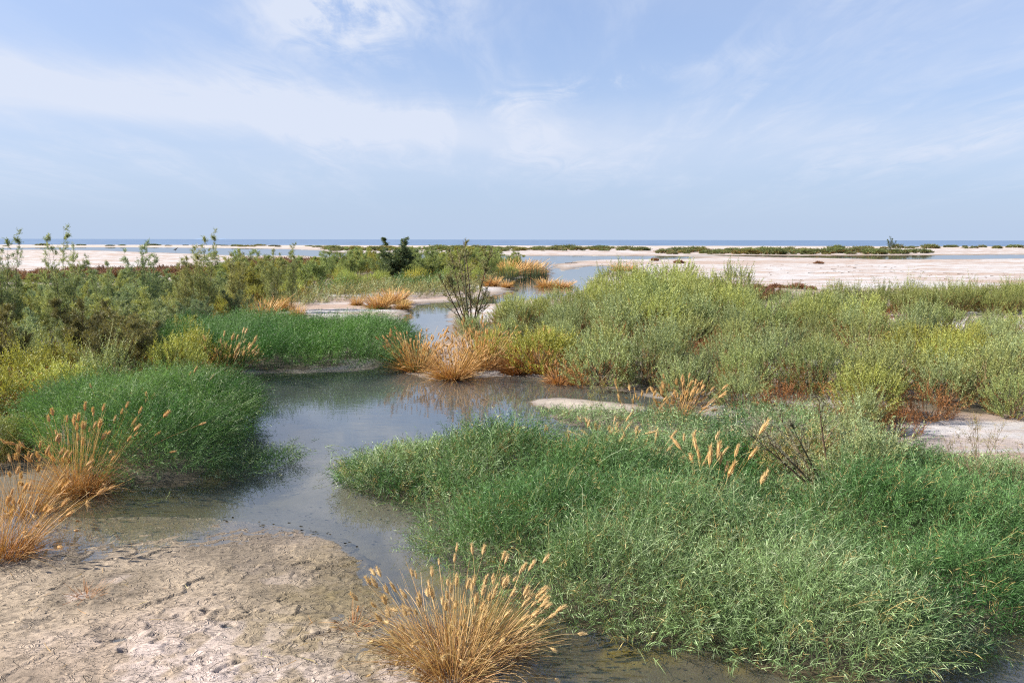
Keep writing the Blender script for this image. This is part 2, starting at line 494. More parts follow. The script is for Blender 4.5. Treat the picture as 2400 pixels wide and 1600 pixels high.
def tubes(mb, P, D, L, W, B, S, c0, c1, tip=0.25, sides=3):
    n = len(P)
    t = np.broadcast_to(np.linspace(0, 1, S + 1), (n, S + 1))
    p, tan = path(P, D, L, B, t)
    ref = np.where(np.abs(tan[..., 2:3]) < 0.9, np.array([0, 0, 1.0]), np.array([1.0, 0, 0]))
    a = unit(np.cross(tan, ref))
    b = np.cross(tan, a)
    w = (W[:, None] * (1 - (1 - tip) * t))[..., None] * 0.5
    ring = [p + (a * math.cos(2 * math.pi * k / sides) + b * math.sin(2 * math.pi * k / sides)) * w for k in range(sides)]
    v = np.stack(ring, 2)
    base = np.arange(n)[:, None, None] * (S + 1) * sides + np.arange(S)[None, :, None] * sides
    k = np.arange(sides)[None, None]
    k2 = (k + 1) % sides
    q = np.stack([base + k, base + k2, base + sides + k2, base + sides + k], -1)
    c = c0[:, None] + (c1 - c0)[:, None] * t[..., None]
    mb.add(v, q, np.repeat(c[:, :, None], sides, 2))
    return p[:, -1], tan[:, -1]


def leaves(mb, P, D, L, W, col, rng, droop=0.0, colb=None):
    """diamond leaves; arrays flat (n,...)"""
    n = len(P)
    side = unit(np.cross(D, rdir(n, rng)))
    mid = P + D * (L * 0.42)[:, None]
    tip = P + D * L[:, None]
    tip[:, 2] -= droop * L
    s = side * (W * 0.5)[:, None]
    v = np.stack([P, mid + s, tip, mid - s], 1)
    q = np.arange(n * 4).reshape(n, 4)
    if colb is None:
        c = np.repeat(col[:, None], 4, 1)
    else:
        c = np.stack([colb, (col + colb) / 2, col, (col + colb) / 2], 1)
    mb.add(v, q, c)


def jitter(c, n, rng, dv=0.18, dh=0.10):
    c = np.asarray(c, float)
    k = 1 + rng.normal(0, dv, (n, 1))
    hcol = 1 + rng.normal(0, dh, (n, 3)) * np.array([1, 0.35, 1])
    return np.clip(c[None] * np.clip(k, .4, 1.8) * np.clip(hcol, .5, 1.6), 0.004, 0.95)


# ------------------------------------------------------------------ materials
def mat(name):
    m = bpy.data.materials.new(name)
    m.use_nodes = True
    m.node_tree.nodes.clear()
    return m, m.node_tree.nodes, m.node_tree.links


def foliage_material(name, rough=0.55, trans=0.32, spec=0.35, warm=1.0):
    m, N, L = mat(name)
    at = N.new('ShaderNodeAttribute'); at.attribute_name = 'Col'
    oi = N.new('ShaderNodeObjectInfo')
    mul = N.new('ShaderNodeMix'); mul.data_type = 'RGBA'; mul.blend_type = 'MULTIPLY'; mul.inputs[0].default_value = 1
    L.new(at.outputs['Color'], mul.inputs[6]); L.new(oi.outputs['Color'], mul.inputs[7])
    pr = N.new('ShaderNodeBsdfPrincipled')
    pr.inputs['Roughness'].default_value = rough
    pr.inputs['Specular IOR Level'].default_value = spec
    L.new(mul.outputs[2], pr.inputs['Base Color'])
    tr = N.new('ShaderNodeBsdfTranslucent')
    tc = N.new('ShaderNodeMix'); tc.data_type = 'RGBA'; tc.blend_type = 'MULTIPLY'; tc.inputs[0].default_value = 1
    L.new(mul.outputs[2], tc.inputs[6]); tc.inputs[7].default_value = (1.15 * warm, 1.1, 0.7, 1)
    L.new(tc.outputs[2], tr.inputs[0])
    mx = N.new('ShaderNodeMixShader'); mx.inputs[0].default_value = trans
    L.new(pr.outputs[0], mx.inputs[1]); L.new(tr.outputs[0], mx.inputs[2])
    out = N.new('ShaderNodeOutputMaterial'); L.new(mx.outputs[0], out.inputs[0])
    return m


def ground_material(name, strength, scale, flakes=False):
    m, N, L = mat(name)
    at = N.new('ShaderNodeAttribute'); at.attribute_name = 'Col'
    wt = N.new('ShaderNodeAttribute'); wt.attribute_name = 'wet'
    geo = N.new('ShaderNodeNewGeometry')
    n1 = N.new('ShaderNodeTexNoise'); n1.inputs['Scale'].default_value = scale; n1.inputs['Detail'].default_value = 8; n1.inputs['Roughness'].default_value = .65
    n2 = N.new('ShaderNodeTexNoise'); n2.inputs['Scale'].default_value = scale * 5.3; n2.inputs['Detail'].default_value = 4
    L.new(geo.outputs['Position'], n1.inputs['Vector']); L.new(geo.outputs['Position'], n2.inputs['Vector'])
    mr = N.new('ShaderNodeMapRange'); L.new(n1.outputs['Fac'], mr.inputs[0])
    mr.inputs[1].default_value = .3; mr.inputs[2].default_value = .7; mr.inputs[3].default_value = .78; mr.inputs[4].default_value = 1.2
    mul = N.new('ShaderNodeVectorMath'); mul.operation = 'SCALE'
    L.new(at.outputs['Color'], mul.inputs[0]); L.new(mr.outputs[0], mul.inputs['Scale'])
    pr = N.new('ShaderNodeBsdfPrincipled')
    # wet mud is darker and glossier
    dk = N.new('ShaderNodeMix'); dk.data_type = 'RGBA'; dk.blend_type = 'MULTIPLY'
    sc_ = N.new('ShaderNodeMath'); sc_.operation = 'MULTIPLY'; sc_.inputs[1].default_value = 0.55
    L.new(wt.outputs['Fac'], sc_.inputs[0]); L.new(sc_.outputs[0], dk.inputs[0])
    L.new(mul.outputs[0], dk.inputs[6]); dk.inputs[7].default_value = (0.55, 0.55, 0.55, 1)
    L.new(dk.outputs[2], pr.inputs['Base Color'])
    rr = N.new('ShaderNodeMapRange'); L.new(wt.outputs['Fac'], rr.inputs[0])
    rr.inputs[3].default_value = 0.95; rr.inputs[4].default_value = 0.42
    L.new(rr.outputs[0], pr.inputs['Roughness'])
    pr.inputs['Specular IOR Level'].default_value = 0.3
    add = N.new('ShaderNodeMath'); add.operation = 'ADD'
    L.new(n1.outputs['Fac'], add.inputs[0]); L.new(n2.outputs['Fac'], add.inputs[1])
    bp = N.new('ShaderNodeBump'); bp.inputs['Strength'].default_value = strength; bp.inputs['Distance'].default_value = 0.012
    L.new(add.outputs[0], bp.inputs['Height'])
    nrm = bp.outputs[0]
    if flakes:
        for sc2, mul2, dist2 in ((5.0, 4.0, 0.020), (12.0, 3.6, 0.009)):
            mp = N.new('ShaderNodeMapping'); mp.inputs['Scale'].default_value = (1.0, 1.7, 1.0); mp.inputs['Rotation'].default_value = (0, 0, -0.35)
            L.new(geo.outputs['Position'], mp.inputs[0])
            nz = N.new('ShaderNodeTexNoise'); nz.inputs['Scale'].default_value = sc2; nz.inputs['Detail'].default_value = 3; nz.inputs['Distortion'].default_value = 0.9
            L.new(mp.outputs[0], nz.inputs['Vector'])
            m1 = N.new('ShaderNodeMath'); m1.operation = 'MULTIPLY'; m1.inputs[1].default_value = mul2; L.new(nz.outputs['Fac'], m1.inputs[0])
            m2 = N.new('ShaderNodeMath'); m2.operation = 'FRACT'; L.new(m1.outputs[0], m2.inputs[0])
            rp = N.new('ShaderNodeValToRGB')
            e = rp.color_ramp.elements
            e[0].position = 0.0; e[0].color = (0, 0, 0, 1)
            e[1].position = 1.0; e[1].color = (.55, .55, .55, 1)
            k = e.new(0.10); k.color = (1, 1, 1, 1)
            k = e.new(0.25); k.color = (.35, .35, .35, 1)
            L.new(m2.outputs[0], rp.inputs[0])
            b2 = N.new('ShaderNodeBump'); b2.inputs['Strength'].default_value = 0.75; b2.inputs['Distance'].default_value = dist2
            L.new(rp.outputs[0], b2.inputs['Height']); L.new(nrm, b2.inputs['Normal'])
            nrm = b2.outputs[0]
    L.new(nrm, pr.inputs['Normal'])
    out = N.new('ShaderNodeOutputMaterial'); L.new(pr.outputs[0], out.inputs[0])
    return m


def water_material():
    m, N, L = mat('shallow_water')
    geo = N.new('ShaderNodeNewGeometry')

    def nz(scale, sx, sy, det, rot=0.0):
        mp = N.new('ShaderNodeMapping'); mp.inputs['Scale'].default_value = (sx, sy, 1); mp.inputs['Rotation'].default_value = (0, 0, rot)
        L.new(geo.outputs['Position'], mp.inputs[0])
        n = N.new('ShaderNodeTexNoise'); n.inputs['Scale'].default_value = scale; n.inputs['Detail'].default_value = det
        L.new(mp.outputs[0], n.inputs['Vector'])
        return n.outputs['Fac']
    a = nz(7.0, 0.55, 1.5, 3, 0.15)
    b = nz(1.1, 1, 1, 2)
    c = nz(0.25, 1.0, 2.0, 3)
    patch = N.new('ShaderNodeMapRange'); L.new(c, patch.inputs[0]); patch.inputs[1].default_value = .45; patch.inputs[2].default_value = .62
    patch.inputs[3].default_value = .12; patch.inputs[4].default_value = 1.0
    mu = N.new('ShaderNodeMath'); mu.operation = 'MULTIPLY'; L.new(a, mu.inputs[0]); L.new(patch.outputs[0], mu.inputs[1])
    ad = N.new('ShaderNodeMath'); ad.operation = 'MULTIPLY_ADD'; L.new(b, ad.inputs[0]); ad.inputs[1].default_value = 1.6; L.new(mu.outputs[0], ad.inputs[2])
    bp = N.new('ShaderNodeBump'); bp.inputs['Strength'].default_value = 0.09; bp.inputs['Distance'].default_value = 0.02
    L.new(ad.outputs[0], bp.inputs['Height'])
    # Schlick reflectance, alike from both sides so that sunlight reaches the bed
    dt = N.new('ShaderNodeVectorMath'); dt.operation = 'DOT_PRODUCT'
    L.new(geo.outputs['Incoming'], dt.inputs[0]); L.new(bp.outputs[0], dt.inputs[1])
    ab = N.new('ShaderNodeMath'); ab.operation = 'ABSOLUTE'; L.new(dt.outputs['Value'], ab.inputs[0])
    om = N.new('ShaderNodeMath'); om.operation = 'SUBTRACT'; om.inputs[0].default_value = 1.0; om.use_clamp = True; L.new(ab.outputs[0], om.inputs[1])
    pw = N.new('ShaderNodeMath'); pw.operation = 'POWER'; pw.inputs[1].default_value = 3.4; L.new(om.outputs[0], pw.inputs[0])
    fr = N.new('ShaderNodeMath'); fr.operation = 'MULTIPLY_ADD'; fr.inputs[1].default_value = 0.97; fr.inputs[2].default_value = 0.03; L.new(pw.outputs[0], fr.inputs[0])
    gl = N.new('ShaderNodeBsdfGlossy'); gl.inputs['Roughness'].default_value = 0.012; L.new(bp.outputs[0], gl.inputs['Normal'])
    tp = N.new('ShaderNodeBsdfTransparent'); tp.inputs[0].default_value = (0.90, 0.90, 0.84, 1)
    df = N.new('ShaderNodeBsdfDiffuse'); df.inputs[0].default_value = (0.20, 0.25, 0.29, 1)      # silt in the water
    m1 = N.new('ShaderNodeMixShader'); m1.inputs[0].default_value = 0.08
    L.new(tp.outputs[0], m1.inputs[1]); L.new(df.outputs[0], m1.inputs[2])
    m2 = N.new('ShaderNodeMixShader'); L.new(fr.outputs[0], m2.inputs[0]); L.new(m1.outputs[0], m2.inputs[1]); L.new(gl.outputs[0], m2.inputs[2])
    out = N.new('ShaderNodeOutputMaterial'); L.new(m2.outputs[0], out.inputs[0])
    return m


def sea_material():
    m, N, L = mat('sea_water')
    geo = N.new('ShaderNodeNewGeometry')
    mp = N.new('ShaderNodeMapping'); mp.inputs['Scale'].default_value = (0.04, 0.012, 1)
    L.new(geo.outputs['Position'], mp.inputs[0])
    n = N.new('ShaderNodeTexNoise'); n.inputs['Scale'].default_value = 1.0; n.inputs['Detail'].default_value = 6; n.inputs['Roughness'].default_value = .7
    L.new(mp.outputs[0], n.inputs['Vector'])
    rp = N.new('ShaderNodeValToRGB')
    rp.color_ramp.elements[0].position = .40; rp.color_ramp.elements[0].color = (0.035, 0.075, 0.15, 1)
    rp.color_ramp.elements[1].position = .62; rp.color_ramp.elements[1].color = (0.085, 0.15, 0.25, 1)
    L.new(n.outputs['Fac'], rp.inputs[0])
    df = N.new('ShaderNodeBsdfDiffuse'); L.new(rp.outputs[0], df.inputs[0])
    gl = N.new('ShaderNodeBsdfGlossy'); gl.inputs['Roughness'].default_value = 0.25
    gl.inputs[0].default_value = (0.9, 0.95, 1, 1)
    bp = N.new('ShaderNodeBump'); bp.inputs['Strength'].default_value = 0.8; bp.inputs['Distance'].default_value = 2.0
    L.new(n.outputs['Fac'], bp.inputs['Height']); L.new(bp.outputs[0], gl.inputs['Normal'])
    mx = N.new('ShaderNodeMixShader'); mx.inputs[0].default_value = 0.42
    L.new(df.outputs[0], mx.inputs[1]); L.new(gl.outputs[0], mx.inputs[2])
    out = N.new('ShaderNodeOutputMaterial'); L.new(mx.outputs[0], out.inputs[0])
    return m


M_LEAF = foliage_material('green_leaf')
M_GRASS = foliage_material('grass_blade', 0.5, 0.30, 0.4)
M_STRAW = foliage_material('dry_straw', 0.6, 0.25, 0.35, 1.0)
M_WOOD = foliage_material('woody_stem', 0.8, 0.0, 0.2)
M_GROUND = ground_material('salt_sand', 0.6, 9.0)
M_MUD = ground_material('crusted_mud', 0.40, 30.0, True)
M_WATER = water_material()
M_SEA = sea_material()


def obj(name, me, material=None, parent=None, color=None, loc=None):
    o = bpy.data.objects.new(name, me)
    COL.objects.link(o)
    if material is not None and me is not None and not me.materials:
        me.materials.append(material)
    if parent is not None:
        o.parent = parent
    if color is not None:
        o.color = (*color, 1)
    if loc is not None:
        o.location = loc
    return o


def tag(o, label=None, cat=None, group=None, kind=None):
    for k, v in (('label', label), ('category', cat), ('group', group), ('kind', kind)):
        if v:
            o[k] = v
    return o


# ------------------------------------------------------------------ ground, mud flat, water, sea
def grid_quads(nr, nc):
    i = np.arange(nr - 1)[:, None] * nc + np.arange(nc - 1)[None]
    return np.stack([i, i + 1, i + nc + 1, i + nc], -1).reshape(-1, 4)


def build_ground():
    # fan of rows around the lookout, dense near by
    r = [0.6]
    while r[-1] < 30000:
        x = r[-1]
        r.append(x + (0.6 if x < 3 else max(0.05, x * 0.0095) if x < 60 else x * 0.014 if x < 500 else x * 0.3))
    r = np.array(r)
    a = np.concatenate([np.linspace(-180, -50, 40)[:-1], np.linspace(-50, 50, 480), np.linspace(50, 180, 40)[1:]]) * math.pi / 180
    rr, aa = np.meshgrid(r, a, indexing='ij')
    px, py = rr * np.sin(aa), rr * np.cos(aa)
    h, w, m, spit = land(px, py)
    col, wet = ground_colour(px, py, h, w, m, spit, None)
    # the mud flat has its own finer sheet lying over this one
    h = h - 0.05 * m * ss(0.3, 1.0, np.minimum(px - MX0, MX1 - px)) * ss(0.2, .7, np.minimum(py - MY0, MY1 - py))
    h = np.where(rr > 480, -1.5, h)
    v = np.stack([px, py, h], -1).reshape(-1, 3)
    me = mesh_np('ground', v, grid_quads(len(r), len(a)), col.reshape(-1, 3), True, {'wet': wet.ravel()})
    o = obj('ground', me, M_GROUND)
    tag(o, 'pale salt-crusted sand and soil of the coastal flat', 'ground', kind='structure')


MX0, MX1, MY0, MY1 = -7.2, 1.7, 3.2, 9.0


def build_mud():
    xs = np.arange(MX0, MX1, 0.0125)
    ys = np.concatenate([np.arange(MY0, 4.4, 0.04), np.arange(4.4, MY1, 0.0145)])
    py, px = np.meshgrid(ys, xs, indexing='ij')
    h, w, m, spit = land(px, py)
    c = crust(px, py)
    dry = ss(-0.25, 0.6, w)
    z = h + (c - 0.014) * (0.35 + 0.65 * dry)
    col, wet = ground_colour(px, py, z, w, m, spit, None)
    edge = np.minimum.reduce([px - MX0, MX1 - px, py - MY0, MY1 - py])
    z = z - 0.08 * (1 - m) - 0.06 * ss(0.3, 0.0, edge)
    v = np.stack([px, py, z], -1).reshape(-1, 3)
    q = grid_quads(len(ys), len(xs))
    keep = (m.reshape(-1)[q] > 0.01).any(1)
    q = q[keep]
    used = np.unique(q)
    remap = np.full(len(v), -1); remap[used] = np.arange(len(used))
    me = mesh_np('mud_flat', v[used], remap[q], col.reshape(-1, 3)[used], True, {'wet': wet.ravel()[used]})
    tag(obj('mud_flat', me, M_MUD), 'crinkled drying mud flat with salt crust beside the channel', 'mud flat', kind='structure')


def build_water():
    v = np.array([[-400, -30, 0], [400, -30, 0], [400, SHORE_Y - 9, 0], [-400, SHORE_Y - 9, 0]], float)
    me = mesh_np('water', v, np.array([[0, 1, 2, 3]]))
    tag(obj('water', me, M_WATER), 'shallow still water of the winding channel and lagoons', 'water', kind='structure')
    v = np.array([[-90000, SHORE_Y - 6, 0.0], [90000, SHORE_Y - 6, 0.0], [90000, 90000, 0.0], [-90000, 90000, 0.0]], float)
    me = mesh_np('sea', v, np.array([[0, 1, 2, 3]]))
    tag(obj('sea', me, M_SEA), 'deep blue sea meeting the sky at the horizon', 'sea', kind='structure')


build_ground()
build_mud()
build_water()


def land_z(x, y):
    h, _, _, _ = land(np.array([float(x)]), np.array([float(y)]))
    return float(h[0])


# ------------------------------------------------------------------ green grass beds (uncountable stems)
def sample_poly(poly, density, rng, dens_fn=None, reach=0.0):
    lo, hi = poly.min(0) - reach, poly.max(0) + reach
    n = int((hi[0] - lo[0]) * (hi[1] - lo[1]) * density)
    p = rng.uniform(lo, hi, (n, 2))
    d = -sdf(p[:, 0], p[:, 1], poly) + reach
    k = d > 0
    if dens_fn is not None:
        k &= rng.uniform(0, 1, n) < dens_fn(p[:, 0], p[:, 1], d)
    return p[k], d[k]


def bed_height(x, y, d, hmax, seed, rise=0.45):
    n = fbm(x * 0.75, y * 0.75, 3, seed)
    m = fbm(x * 2.2, y * 2.2, 2, seed + 5)
    return hmax * (0.22 + 0.78 * np.sqrt(np.clip(d / rise, 0, 1))) * np.clip(0.30 + 1.25 * (n - 0.5) * 1.6 + 0.55 * m + 0.25, 0.25, 1.5)


def grass_bed(name, poly, density, hmax, seed, label, c_base, c_tip, upright=0.5, leafy=10, leaf_len=0.05, leaf_w=0.0042, stem_len=0.32,
              far=None, dry=None, rise=0.45, lean_out=0.35, dens_fn=None, reach=0.16, humps=None, even=False, pales=.20):
    rng = np.random.default_rng(seed)
    p, d = sample_poly(poly, density, rng, dens_fn, reach)
    # outward direction at the rim
    e = 0.05
    gx = sdf(p[:, 0] + e, p[:, 1], poly) - sdf(p[:, 0] - e, p[:, 1], poly)
    gy = sdf(p[:, 0], p[:, 1] + e, poly) - sdf(p[:, 0], p[:, 1] - e, poly)
    out = unit(np.stack([gx, gy, np.zeros(len(p))], -1))
    H = bed_height(p[:, 0], p[:, 1], d, hmax, seed, rise)
    if even:
        H = hmax * (.25 + .75 * np.sqrt(np.clip(1 - (1 - np.clip(d / rise, 0, 1)) ** 2, 0, 1))) * (.52 + .95 * fbm(p[:, 0] * 1.5, p[:, 1] * 1.5, 3, seed))
    if humps is not None:
        H = H * humps(p[:, 0], p[:, 1])
    n = len(p)
    rel = rng.uniform(0.02, 1, n) ** 0.33
    z0 = H * rel * 0.62
    P = np.stack([p[:, 0], p[:, 1], z0], -1)
    up = np.array([0, 0, 1.0])
    rd = rdir(n, rng, -0.2)
    wind = np.array([0.25, 0.05, 0])
    rimf = np.exp(-d / 0.30)[:, None]
    D = unit(up * upright + rd * (1 - upright) + out * rimf * lean_out + wind * 0.4)
    L = stem_len * rng.uniform(0.7, 1.3, n) * np.clip(0.55 + 0.6 * H / hmax, .5, 1.3)
    B = (rdir(n, rng, -1) * np.array([1, 1, 0.3]) * 0.25 + np.array([0.05, 0, -0.16]) + out * rimf * 0.25)
    hue = fbm(p[:, 0] * 0.9, p[:, 1] * 0.9, 3, seed + 40)[:, None]
    cb, ct = np.asarray(c_base), np.asarray(c_tip)
    k = np.clip(0.5 + (hue - 0.5) * 2.4 + rng.normal(0, .18, (n, 1)), 0, 1)
    col = cb * (1 - k) + ct * k
    zone = fbm(p[:, 0] * .42, p[:, 1] * .42, 2, seed + 77)[:, None]
    fresh = np.clip((zone - .50) * 5, 0, 1)
    col = col * (1 - fresh) + (np.array([.040, .120, .026]) * (1 - k) + np.array([.115, .215, .075]) * k) * fresh
    pale = (rng.uniform(0, 1, (n, 1)) < pales * (1 - fresh))
    col = np.where(pale, np.array([.34, .42, .235]), col)
    if dry is not None:
        f = np.clip(dry(p[:, 0], p[:, 1]), 0, 1)
        pick = (rng.uniform(0, 1, n) < f)[:, None]
        col = np.where(pick, np.array([0.34, 0.27, 0.105]) * rng.uniform(.7, 1.25, (n, 1)), col)
    col = np.clip(col * np.clip(1 + rng.normal(0, .28, (n, 1)), .4, 2), .005, .9)
    mb = MB()
    scale = np.ones(n) if far is None else far(p[:, 0], p[:, 1])
    ribbons(mb, P, D, L, 0.004 * scale, B, 3, col * 0.9, col * 1.05, rng, 0.4)
    K = leafy
    t = np.linspace(0.10, 1.0, K)[None] + rng.uniform(-0.03, 0.03, (n, K))
    q, tan = path(P, D, L, B, t)
    plane = unit(np.cross(tan, rdir(n, rng)[:, None]))
    sgn = np.where(np.arange(K) % 2 == 0, 1.0, -1.0)[None, :, None]
    ang = np.radians(rng.uniform(28, 58, (n, K)))[..., None]
    ld = unit(tan * np.cos(ang) + plane * sgn * np.sin(ang) + rng.normal(0, .10, (n, K, 3)))
    ll = leaf_len * rng.uniform(.6, 1.35, (n, K)) * (1.1 - 0.45 * t)
    lw = leaf_w * scale[:, None] * rng.uniform(.8, 1.25, (n, K))
    lc = np.repeat(col[:, None], K, 1) * np.clip(1 + rng.normal(0, .22, (n, K, 1)), .5, 1.8)
    keep = q[..., 2].ravel() > 0.0
    leaves(mb, q.reshape(-1, 3)[keep], ld.reshape(-1, 3)[keep], ll.ravel()[keep], lw.ravel()[keep],
           np.clip(lc.reshape(-1, 3)[keep], .005, .9), rng, 0.12)
    o = obj(name, mb.mesh(name), M_GRASS)
    tag(o, label, 'grass', kind='stuff')
    return o


GREEN_D, GREEN_L = (0.046, 0.118, 0.034), (0.20, 0.295, 0.125)


def dry_right(x, y):
    g = ground(2050, 1120)
    g2 = ground(1500, 1120)
    a = 0.55 * ss(0.40, 0.60, fbm(x * 0.8, y * 0.8, 3, 404)) * ss(1.2, 3.0, x) * ss(8.0, 10.0, y)
    return a + 0.07


def far3(x, y):
    return np.clip(np.hypot(x, y) / 7.0, 1.0, 1.8)


def humps3(x, y):
    k = np.zeros_like(x)
    for u, v, r, a in [(900, 1110, .7, .8), (1120, 1110, .95, 1.0), (1420, 1150, 1.0, 1.15), (1250, 1230, .8, .9), (1500, 1270, .9, 1.1), (1150, 1290, .6, .7), (1400, 1380, .65, .8),
                       (1700, 1330, .8, 1.0), (1960, 1270, .9, 1.25), (2250, 1280, .8, 1.2), (1850, 1440, .65, .85), (2150, 1360, .7, 1.0), (1620, 1430, .6, .75), (2000, 1500, .5, .7), (1750, 1170, .5, .7),
                       (2050, 1140, .9, .7), (2350, 1180, .9, .8), (1680, 1060, .9, .8), (1900, 1080, .8, .6)]:
        c = ground(u, v)
        k = np.maximum(k, a * np.exp(-(((x - c[0]) ** 2 + (y - c[1]) ** 2) / (r * r)) ** 1.3))
    return 0.22 + 0.98 * k


def gap3(x, y, d):
    g = [(2165, 1410, .16), (1690, 1140, .20), (1440, 1345, .12), (1590, 1200, .12)]
    k = np.clip(1.45 - np.hypot(x, y) / 11.0, .33, 1)
    for u, v, r in g:
        c = ground(u, v)
        k = k * (1 - 0.95 * np.exp(-((x - c[0]) ** 2 + (y - c[1]) ** 2) / (r * r)))
    return k * (.30 + .70 * ss(.42, .72, humps3(x, y)))


grass_bed('couch_grass', BED3, 1450, 0.58, 101, 'green couch grass bed sprawling over the water in the right foreground', GREEN_D, GREEN_L,
          upright=0.56, leafy=9, leaf_len=0.085, leaf_w=0.0050, stem_len=0.36, far=far3, dry=dry_right, dens_fn=gap3, humps=humps3, pales=.22)
grass_bed('couch_grass', BED4, 330, 0.34, 102, 'low green couch grass strip in front of the saltbush thicket', GREEN_D, GREEN_L,
          upright=0.4, leafy=8, leaf_len=0.07, leaf_w=0.009, stem_len=0.28, dry=lambda x, y: 0.06 + 0 * x)
grass_bed('tall_grass', MOUND2, 900, 0.92, 103, 'tall dense dark green grass mound bulging over the channel on the left', (0.036, 0.110, 0.020), (0.145, 0.255, 0.075),
          upright=0.60, leafy=9, leaf_len=0.075, leaf_w=0.0062, stem_len=0.40, rise=0.85, reach=.16, lean_out=.7, even=True, pales=.06)
grass_bed('tall_grass', BED1, 420, 0.78, 104, 'smooth bed of bright green upright grass left of the channel bend', (0.034, 0.110, 0.018), (0.110, 0.225, 0.050),
          upright=0.72, leafy=8, leaf_len=0.10, leaf_w=0.009, stem_len=0.46, rise=0.6, reach=.55, lean_out=.8, even=True, pales=.03)
grass_bed('couch_grass', ISLET, 500, 0.16, 105, 'small floating green grass islet beside the left grass mound', GREEN_D, (0.15, 0.22, 0.09),
          upright=0.35, leafy=9, leaf_len=0.055, leaf_w=0.006, stem_len=0.22, rise=.2)
grass_bed('couch_grass', RUSH_RIM, 260, 0.36, 106, 'green grass fringe beside the golden tufts across the channel', GREEN_D, GREEN_L,
          upright=0.5, leafy=8, leaf_len=0.09, leaf_w=0.010, stem_len=0.32, rise=.3)
grass_bed('tall_grass', FAR_GREEN, 55, 0.8, 107, 'distant strip of bright green grass below the dark bush', (0.035, 0.095, 0.02), (0.085, 0.17, 0.04),
          upright=0.75, leafy=7, leaf_len=0.20, leaf_w=0.008, stem_len=0.55, rise=.8, far=lambda x, y: 2.5 + 0 * x)

# ------------------------------------------------------------------ seed heads and dry grass tufts
UP = np.array([0, 0, 1.0])


def seed_head_mesh(name, seed, bristles=120, rad=0.20):
    """one fluffy spike along +Z, one unit long"""
    rng = np.random.default_rng(seed)
    mb = MB()
    t = np.array([0.0, 0.14, 0.34, 0.6, 0.82, 1.0])
    r = np.array([0.18, 0.75, 1.0, 0.82, 0.45, 0.06]) * rad * 0.72
    k = 6
    a = np.arange(k) * 2 * np.pi / k
    v = np.stack([r[:, None] * np.cos(a), r[:, None] * np.sin(a), np.repeat(t[:, None], k, 1)], -1)
    i = np.arange(5)[:, None] * k + np.arange(k)[None]
    j = np.arange(5)[:, None] * k + (np.arange(k)[None] + 1) % k
    mb.add(v, np.stack([i, j, j + k, i + k], -1), np.array([0.50, 0.35, 0.16]))
    n = bristles
    tt = rng.uniform(0.03, 0.95, n)
    aa = rng.uniform(0, 2 * np.pi, n)
    rr = np.interp(tt, t, r)
    rad3 = np.stack([np.cos(aa), np.sin(aa), np.zeros(n)], -1)
    P = rad3 * rr[:, None] * 0.8 + UP * tt[:, None]
    D = unit(rad3 * 0.45 + UP * 0.9 + rng.normal(0, .10, (n, 3)))
    leaves(mb, P, D, rng.uniform(.16, .40, n), np.full(n, 0.022), jitter((0.62, 0.45, 0.23), n, rng, .12, .05), rng)
    return mb.mesh(name)


HEADS = [seed_head_mesh('seed_head', 500 + i) for i in range(4)]
HEAD_BUF = []
for hm_ in HEADS:
    hm_.materials.append(M_STRAW)
    nv = len(hm_.vertices)
    co = np.empty(nv * 3, np.float32); hm_.vertices.foreach_get('co', co)
    cc = np.empty(nv * 4, np.float32); hm_.attributes['Col'].data.foreach_get('color', cc)
    qi = np.empty(len(hm_.loops), np.int32); hm_.loops.foreach_get('vertex_index', qi)
    HEAD_BUF.append((co.reshape(-1, 3), qi.reshape(-1, 4), cc.reshape(-1, 4)[:, :3]))


def frames(T):
    ref = np.where(np.abs(T[:, 2:3]) < 0.95, UP, np.array([1.0, 0, 0]))
    a = unit(np.cross(ref, T))
    b = np.cross(T, a)
    return a, b


